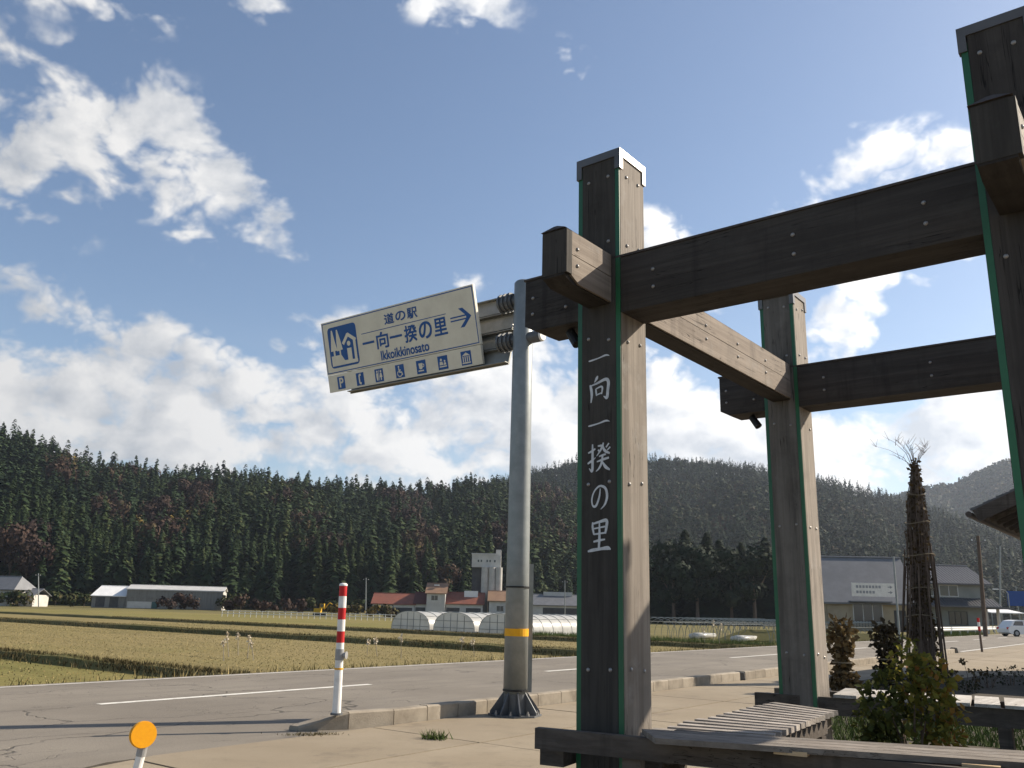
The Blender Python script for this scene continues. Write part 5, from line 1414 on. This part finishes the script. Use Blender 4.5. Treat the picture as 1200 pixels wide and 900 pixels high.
mb = MB(); mb.tube((b.x, 135, -.02), (b.x, 135, 6.5), .08, .07, 8); mb.build('pole', 'galvanised', bs); P = frame_at(b.x - 1.6, 134.8, 0, 3.6); part(P, 'panel', 'blue_sign', bs, (0, 3.2, 0, .06, 0, 2.2))
# second snow pole at the kerb's far end
b = gp(1151, 764, .02); sp2 = thing('snow_pole', 'thin leaning snow pole with a dark red top at the far kerb end', 'marker pole', b); t_ = at(1146, 724, b.y)
mb = MB(); mb.tube(b, b + (t_ - b) * .62, .05, .045, 10); mb.build('tube', 'twig', sp2)
for i, m in enumerate(('red_paint', 'white_paint', 'red_paint')):
    mb = MB(); mb.tube(b + (t_ - b) * (.62 + i * .126), b + (t_ - b) * (.746 + i * .126), .055, .055, 10); mb.build('band', m, sp2)
# guard rail on the far verge
gr_ = thing('guard_rail', 'long pale steel guard rail along the far verge before the houses', 'guard rail', rp(100, 15.9, -.02))
mb = MB(); a, b = rp(74, 15.95), rp(165, 15.95); n_ = RN
for (z0, z1, o0, o1) in ((.42, .52, .0, .05), (.52, .60, .05, .0), (.60, .68, .0, .05), (.68, .76, .05, 0)):
    mb.add([a - n_ * o0 + GZ * z0, b - n_ * o0 + GZ * z0, b - n_ * o1 + GZ * z1, a - n_ * o1 + GZ * z1], [(0, 1, 2, 3)])
mb.build('rail', 'steel_white', gr_)
for i in range(24):
    mb = MB(); p = rp(75 + i * 3.9, 16.05, -.05 if i > 2 else -.35); mb.tube(p, Vector((p.x, p.y, .74)), .06, .06, 8); mb.build('post', 'steel_white', gr_)
# parked car
def car(c, yaw, label):
    o = thing('parked_car', label, 'car', c); P = frame_at(c.x, c.y, yaw, c.z)
    pr_b = [(-2.05, .35), (-2.08, .72), (-1.9, .92), (-1.2, .98), (1.25, .95), (1.95, .82), (2.08, .60), (2.05, .32), (1.75, .22), (-1.75, .22)]
    mb = MB(); mb.prism([P(u, -.82, z) for u, z in pr_b], P(0, 1.64, 0) - P(0, 0, 0)); mb.build('body', 'car_paint', o)
    cb = [(-1.85, .93), (-1.45, 1.42), (-.9, 1.50), (.35, 1.48), (1.15, .965)]; n = len(cb)
    mb = MB(); mb.add([P(u, -.78 + (z - .93) * .22, z) for u, z in cb] + [P(u, .78 - (z - .93) * .22, z) for u, z in cb], [tuple(range(n)), tuple(range(n, 2 * n))[::-1]] + [(i, n + i, n + (i + 1) % n, (i + 1) % n) for i in range(n)]); mb.build('cabin', 'car_paint', o)
    for s_ in (-1, 1):
        mb = MB(); f = lambda u, z: P(u, s_ * (.786 - (z - .93) * .22), z)
        mb.add([f(-1.55, 1.0), f(-.45, 1.0), f(-.45, 1.40), f(-1.25, 1.38)], [(0, 1, 2, 3)]); mb.add([f(-.36, 1.0), f(.92, 1.0), f(.38, 1.36), f(-.36, 1.40)], [(0, 1, 2, 3)]); mb.build('window', 'car_glass', o)
        for u in (-1.3, 1.3):
            mb = MB(); mb.tube(P(u, s_ * .66, .31), P(u, s_ * .85, .31), .31, .31, 18); wh = mb.build('wheel', 'black_rubber', o)
            mb = MB(); mb.tube(P(u, s_ * .84, .31), P(u, s_ * .86, .31), .19, .17, 14); mb.build('rim', 'grey_plate', wh)
        mb = MB(); mb.box(P(2.02, s_ * .6, .66), (.1, .32, .14), yaw); mb.build('headlight', 'steel_white', o)
        mb = MB(); mb.box(P(-2.04, s_ * .66, .74), (.08, .22, .2), yaw); mb.build('tail_light', 'red_paint', o)
    mb = MB(); mb.add([P(1.14, -.70, .985), P(1.14, .70, .985), P(.40, .62, 1.46), P(.40, -.62, 1.46)], [(0, 1, 2, 3)]); mb.build('windscreen', 'car_glass', o)
car(Vector((px_x(1198, 84), 84, -.01)), R_(8), 'white hatchback parked beyond the guard rail')

# farm with red roofs and the grain tower
Yf_ = 255.0; S1 = Yf_ / 1048
def fz(c, y): return at(c, y, Yf_).z
fm = thing('red_roofed_farm', 'long white walled farm buildings under red and brown roofs', 'farm building', (px_x(540, Yf_), Yf_ + 5, FZ))
def block(c0, c1, ye, yr, roofm, wallm, dep=9, dark=None, v0=0.0):
    x0, x1 = px_x(c0, Yf_), px_x(c1, Yf_); P = frame_at(x0, Yf_ + v0, 0, FZ); w_ = x1 - x0; ze, zr = fz(c0, ye) - FZ, fz(c0, yr) - FZ
    part(P, 'wall', wallm, fm, (0, w_, 0, dep, 0, ze)); gable(P, fm, roofm, 0, w_, 0, dep, ze + .05, zr, .5, .2)
    if dark: part(P, 'opening', 'wall_dark', fm, *[(w_ * a, w_ * b, -.03, -.002, .3, ze * .62) for a, b in dark])
    return P, w_, ze
block(437, 486, 706, 694.5, 'roof_red', 'wall_white', dark=((.05, .95),)); block(486.5, 500, 706, 693.5, 'roof_maroon', 'wall_white', dark=((.05, .9),))
P, w_, ze = block(500.5, 522, 694, 683, 'roof_brown', 'wall_white', v0=-1.5); window(P, fm, w_ * .25, w_ * .6, ze - 2.2, ze - .9); part(P, 'skylight', 'roof_white', fm, (w_ * .35, w_ * .62, 1.8, 2.4, ze + 1.9, ze + 2.2))
P, w_, ze = block(522.5, 566, 706, 693.5, 'roof_red', 'wall_white', dark=((.02, .38), (.55, .95))); part(P, 'roof_hatch', 'roof_white', fm, (w_ * .48, w_ * .85, 2.5, 4, ze + 1.6, ze + 3.4))
P, w_, ze = block(573.5, 596, 703, 692, 'roof_brown', 'wall_white', v0=-1); window(P, fm, w_ * .4, w_ * .75, ze - 3, ze - 1.6)
gsh = thing('grey_roofed_shed', 'grey roofed farm shed with pale walls behind the plastic tunnels', 'shed', (px_x(650, 250), 256, FZ)); P = frame_at(px_x(617, 250), 250, 0, FZ); w_ = px_x(682, 250) - px_x(617, 250)
part(P, 'wall', 'wall_white', gsh, (0, w_, 0, 10, 0, 3.8)); gable(P, gsh, 'roof_grey', 0, w_, 0, 10, 3.9, 6.6, .5, .2); part(P, 'opening', 'wall_dark', gsh, (w_ * .3, w_ * .95, -.03, -.002, 1.2, 2.9)); part(P, 'roof_vent', 'roof_pale', gsh, (w_ * .32, w_ * .85, 4.2, 6, 6.2, 7.3))
twr = thing('grain_tower', 'white headhouse on tall concrete silos behind the red roofed farm', 'silo', (px_x(570, 262), 266, FZ))
ztw = at(570, 665, 262).z - FZ; P = frame_at(px_x(551.5, 262), 262, 0, FZ); w_ = px_x(586, 262) - px_x(551.5, 262); zt2 = at(570, 650, 262).z - FZ
for c, yy in ((567.5, 260.9), (576, 260.9), (584, 260.9), (556, 264), (563, 266), (572, 266), (581, 266)):
    mb = MB(); p = Vector((px_x(c, 262), yy, FZ)); mb.tube(p, p + Vector((0, 0, ztw + .02)), 1.02, 1.02, 18); mb.build('silo_tube', 'concrete_silo', twr, smooth=False)
part(P, 'core', 'wall_dark', twr, (.1, w_ * .40, .6, 6, 0, ztw)); hh_ = part(P, 'headhouse', 'wall_white', twr, (0, w_, -.6, 6.5, ztw + .021, zt2))  # dark box paints the shade over the left silos
part(P, 'roof', 'roof_pale', twr, (-.15, w_ * .82, -.8, 6.7, zt2 + .002, zt2 + .35)); part(P, 'lift_housing', 'wall_white', twr, (w_ * .82 + .001, w_, 1, 5, zt2 + .002, zt2 + 1.6))
for k in (.2, .3, .5, .6, .76): window(P, twr, w_ * k, w_ * k + .5, ztw + 1.5, ztw + 2.2, v=-.6, bars=0)
# barn pair on the left
Yb = 250; bn = thing('field_barn', 'long grey metal barn with a pale roof edge beyond the paddies', 'barn', (px_x(200, Yb), Yb + 6, FZ)); P = frame_at(px_x(148, Yb), Yb, R_(13), FZ); w_ = px_x(256, Yb) - px_x(148, Yb)
part(P, 'wall', 'wall_metal', bn, (0, w_ - .2, 0, 12, 0, 5.3)); part(P, 'end_wall', 'wall_white', bn, (w_ - .199, w_, .01, 11.99, 0, 5.3)); gable(P, bn, 'roof_pale', 0, w_, 0, 12, 5.4, 6.5, .3, .3)
part(P, 'door', 'roof_pale', bn, (.4, 6.8, -.06, -.002, .1, 1.9)); part(P, 'door', 'teal_door', bn, (6.9, 8.4, -.06, -.002, .1, 1.9))
mb = MB(); q = .3
while q < w_: bx(mb, P, q, q + .12, -.05, -.001, 2.0, 5.2); q += .9
mb.build('cladding_rib', 'wall_metal', bn)
bn2 = thing('small_barn', 'small grey barn with bright white roof attached to the long barn', 'barn', (px_x(128, Yb), Yb + 3, FZ)); P = frame_at(px_x(110, Yb), Yb - 1.0, R_(13), FZ); w_ = px_x(147, Yb) - px_x(110, Yb)
part(P, 'wall', 'wall_metal', bn2, (0, w_, 0, 9, 0, 3.4)); gable(P, bn2, 'roof_white', 0, w_, 0, 9, 3.5, 6.0, .4, .2, hip0=1.5); part(P, 'opening', 'wall_dark', bn2, (1.0, 3.4, -.03, -.002, .2, 2.9), (4.6, 6.9, -.03, -.002, .2, 2.9))
# farmhouse at the far left
Yb = 235; fh = thing('farmhouse', 'white farmhouse with grey roofs at the foot of the wooded hill', 'house', (px_x(8, Yb), Yb + 4, FZ)); P = frame_at(px_x(-40, Yb), Yb, R_(-10), FZ); w_ = px_x(22, Yb) - px_x(-40, Yb)
part(P, 'wall', 'wall_white', fh, (0, w_, 0, 8, 0, 4.6)); gable(P, fh, 'roof_grey', 0, w_, 0, 8, 4.7, 7.6, .7, .2, hip1=2.0); window(P, fh, 5, 7, 1, 2.6); window(P, fh, 9, 11, 1, 2.6)
P2 = frame_at(px_x(21, Yb), Yb + 1, R_(-10), FZ); part(P2, 'annex_wall', 'wall_white', fh, (.3, 4.0, 0, 6, 0, 3.0)); gable(P2, fh, 'roof_grey', .3, 4.0, 0, 6, 3.05, 4.6, .5, .16, name='annex_roof'); window(P2, fh, 1.2, 2.8, .9, 2.1)

# plastic tunnels: film over hoops
def tunnel(s0, t0, wd, ht, ln, label, film=True, nh=24):
    o = thing('plastic_tunnel', label, 'greenhouse', rp(s0 + ln / 2, t0 + wd / 2, FZ), 'plastic tunnels on the far field' if film else 'bare tunnel frames')
    arc = [(wd / 2 - wd / 2 * math.copysign(abs(math.cos(a)) ** .8, math.cos(a)), ht * math.sin(a) ** .75) for a in np.linspace(0, math.pi, 17)]
    if film:
        mb = MB(); N = nh * 2
        for i in range(N + 1):
            sg = 1.0 if i % 2 == 0 else .985
            mb.v += [tuple(rp(s0 + ln * i / N, t0 + wd / 2 + (t - wd / 2) * sg, FZ + z * sg)) for t, z in arc]
        mb.f = [(i * 17 + j, (i + 1) * 17 + j, (i + 1) * 17 + j + 1, i * 17 + j + 1) for i in range(N) for j in range(16)]; mb.mi = [0] * len(mb.f)
        mb.build('film', 'greenhouse_film', o, smooth=True)
        mb = MB(); mb.add([rp(s0 + .02, t0 + t, FZ + z) for t, z in arc], [tuple(range(17))]); ew = mb.build('end_wall', 'greenhouse_film', o)
        mb = MB()
        for k in (.25, .42, .58, .75): mb.tube(rp(s0, t0 + wd * k, FZ), rp(s0, t0 + wd * k, FZ + ht * (1 - (2 * k - 1) ** 2) ** .45 * .96), .035, .035, 5)
        for z in (.45, 1.1): mb.tube(rp(s0, t0 + .15, FZ + z), rp(s0, t0 + wd - .15, FZ + z), .03, .03, 5)
        mb.build('end_frame', 'galvanised', ew)
    mb = MB()
    for i in range(0, nh + 1):
        pts = [rp(s0 + ln * i / nh, t0 + t, FZ + z + .02) for t, z in arc]; mb.path(pts, [.028] * 17, 4)
    for k in (4, 8, 12): mb.tube(rp(s0, t0 + arc[k][0], FZ + arc[k][1]), rp(s0 + ln, t0 + arc[k][0], FZ + arc[k][1]), .022, .022, 4)
    mb.build('hoops', 'galvanised', o)
for i, (t0, lab) in enumerate(((60.2, 'milky plastic tunnel greenhouse outermost from the road'), (54.4, 'milky plastic tunnel greenhouse in the middle of the row of three'), (48.6, 'milky plastic tunnel greenhouse of the three standing closest to the road'))):
    tunnel(67.5, t0, 5.3, 1.9, 20, lab, nh=12)
for i, t0 in enumerate((23.5, 29.0, 34.5, 40.2)): tunnel(76 + i * 1.5, t0, 4.8, 1.9, 30, 'bare hoop frame of a stripped plastic tunnel', False, 20)
# pale rolled film between the bare hoops
for (s_, t_) in ((80, 32), (84, 38), (88, 27)):
    o = thing('film_roll', 'pale heap of folded plastic film under the bare hoops', 'film heap', rp(s_, t_, FZ), 'folded film heaps')
    mb = MB()
    for q in range(3): mb.tube(rp(s_ - 2, t_ + q * .35, FZ + .22 + .1 * (q % 2)), rp(s_ + 3, t_ + q * .35 + .4, FZ + .25), .24, .2, 8)
    mb.build('folds', 'greenhouse_film', o, smooth=True)
# white fence and farm machine by the hill foot
wf = thing('white_fence', 'long low white fence beyond the paddies', 'fence', (px_x(430, 150), 150, FZ))
xa, xb = px_x(262, 150), px_x(470, 150)
for z in (.55, .95):
    mb = MB(); mb.tube((xa, 150, FZ + z), (xb, 146, FZ + z), .05, .05, 6); mb.build('rail', 'steel_white', wf)
for i in range(31):
    x = xa + (xb - xa) * i / 30; mb = MB(); mb.tube((x, 150 - 4 * i / 30, FZ), (x, 150 - 4 * i / 30, FZ + 1.05), .06, .06, 6); mb.build('post', 'steel_white', wf)
ex = thing('excavator', 'small yellow excavator parked before the hill', 'excavator', (px_x(375, 190), 190, FZ)); P = frame_at(px_x(369, 190), 189, 0, FZ)
part(P, 'tracks', 'black_metal', ex, (0, 2.4, 0, .5, 0, .6), (0, 2.4, 1.4, 1.9, 0, .6)); part(P, 'body', 'excavator_yellow', ex, (.1, 1.5, .1, 1.8, .65, 1.5)); cabn = part(P, 'cab', 'excavator_yellow', ex, (1.3, 2.2, .2, 1.1, 1.501, 2.5)); part(P, 'cab_glass', 'window_glass', cabn, (1.4, 2.1, .17, .199, 1.8, 2.4))
mb = MB(); mb.path([P(2.1, .9, 1.3), P(3.2, .9, 2.7), P(4.2, .9, 2.2)], [.14, .12, .1], 6); mb.build('boom', 'excavator_yellow', ex); part(P, 'bucket', 'black_metal', ex, (4.0, 4.6, .6, 1.2, 1.2, 2.1))
# shrubs along the foot of the hill
for (c, Yd, hh, rr, m, lab, grp, n) in ([(c, 195 + 8 * math.sin(c), 2.4, 1.9, 'autumn', 'yellow leaved shrub beside the yellow excavator', 'yellow shrubs', 220) for c in (394, 404, 415, 440, 450, 458)] +
        [(c, 246 - 6 * (c % 3), 3.0 + .4 * (c % 4), 2.6, 'autumn', 'bare looking brown shrub before the long barn', 'brown shrubs at the barn', 220) for c in (196, 207, 219, 228, 268, 283, 300, 316, 335, 352)] +
        [(c, (262 - 3 * (c % 5)) if c > 30 else 229, 4.0, 3.0, 'mixed_wood', 'rough green shrub at the forest edge', 'shrubs at the forest edge', 220) for c in (-6, 10, 24, 48, 66, 84, 100, 262, 278, 365, 392, 420, 600, 690, 705, 735, 752)]):
    V, T, t, mm = broadleaf(tr, hh, rr, n, 5, {'yellow': .97}.get(lab[:6], .15 if 'brown' in lab else .5), leaf=.16, zlow=.1)
    o = bpy.data.objects.new('shrub', np_mesh('shrub', V, T, [m, 'twig'], t, mm)); COL.objects.link(o); o.location = (px_x(c, Yd), Yd, FZ); tag(o, lab, 'shrub', grp)
# road station building: corner of its eaves
ET = at(1139, 597, 21.5); st = thing('station_building', 'dark tiled roof corner of the building behind the right post', 'building', Vector((ET.x + 4, ET.y + 2, 0)))
pit = R_(24); up_ = (-GA) * math.cos(pit) + GZ * math.sin(pit); nrm = Vector((up_.cross(GB))).normalized()
if nrm.z < 0: nrm = -nrm
Lb, Lu = 9.0, 6.0
mb = MB(); c = [ET, ET + GB * Lb, ET + GB * Lb + up_ * Lu, ET + up_ * Lu]; mb.hexa([p - nrm * .16 for p in c] + [p - nrm * .03 for p in c]); rf = mb.build('roof', 'wood_dark', st)
for r in range(18):
    for k in range(22):
        p = ET + up_ * (r * .33 - .03) + GB * (k * .41 - .04); mb = MB() if k == 0 else mb
        a0 = p; a1 = p + GB * .40; u_ = up_ * .345
        mb.hexa([a0 - nrm * .028, a1 - nrm * .028, a1 + u_ - nrm * .028, a0 + u_ - nrm * .028, a0 + nrm * .035, a1 + nrm * .02, a1 + u_ - nrm * .005, a0 + u_ + nrm * .01])
    mb.build('tile_course', 'roof_tile_dark', rf)
mb = MB(); mb.hexa([ET - GB * .05 - nrm * .34, ET - nrm * .34, ET + up_ * Lu - nrm * .34, ET - GB * .05 + up_ * Lu - nrm * .34, ET - GB * .05 - nrm * .03, ET - nrm * .03, ET + up_ * Lu - nrm * .03, ET - GB * .05 + up_ * Lu - nrm * .03]); mb.build('bargeboard', 'wood_dark', st)
mb = MB(); g = ET + GA * .08 - GZ * .12; mb.tube(g - GB * .05, g + GB * Lb, .075, .075, 10); mb.build('gutter', 'metal_cap_dark', st)
for k in range(10):
    mb = MB(); q = ET + GB * (.35 + k * .9) - nrm * .17; mb.hexa([q + up_ * .1 - nrm * .1, q + up_ * .1 + GB * .09 - nrm * .1, q + up_ * 5 + GB * .09 - nrm * .1, q + up_ * 5 - nrm * .1, q + up_ * .1, q + up_ * .1 + GB * .09, q + up_ * 5 + GB * .09, q + up_ * 5]); mb.build('rafter', 'wood_dark', st)
wl = ET + (-GA) * 1.3 + GB * .9; P = frame_at(wl.x, wl.y, TH, 0)
part(P, 'wall', 'wall_white', st, (0, 7.2, -4.2, 0, .02, ET.z + .15))
mb = MB(); mb.hexa([ET + GB * .2 + up_ * 1.2 - nrm * .4, ET + GB * .35 + up_ * 1.2 - nrm * .4, ET + GB * .35 + up_ * 5.5 - nrm * .4, ET + GB * .2 + up_ * 5.5 - nrm * .4, ET + GB * .2 + up_ * 1.2 - nrm * .2, ET + GB * .35 + up_ * 1.2 - nrm * .2, ET + GB * .35 + up_ * 5.5 - nrm * .2, ET + GB * .2 + up_ * 5.5 - nrm * .2]); mb.build('tie_beam', 'wood_dark', st)

# ------------------------------------------------------------------ valley haze
hz, kk, bsdf = newmat('haze')
hz.node_tree.nodes.remove(bsdf)
vol = kk.n('ShaderNodeVolumePrincipled'); vol.inputs['Color'].default_value = (.74, .84, 1.0, 1); vol.inputs['Density'].default_value = .00009; vol.inputs['Anisotropy'].default_value = .35
out = [x for x in hz.node_tree.nodes if x.type == 'OUTPUT_MATERIAL'][0]; kk.link(vol.outputs[0], out.inputs['Volume'])
mb = MB(); mb.hexa([(-2600, -60, FZ - 1.2), (2600, -60, FZ - 1.2), (2600, 3000, FZ - 1.2), (-2600, 3000, FZ - 1.2), (-2600, -60, 380), (2600, -60, 380), (2600, 3000, 380), (-2600, 3000, 380)])
o = mb.build('haze', 'haze'); tag(o, 'thin pale valley haze', 'haze', kind='stuff')
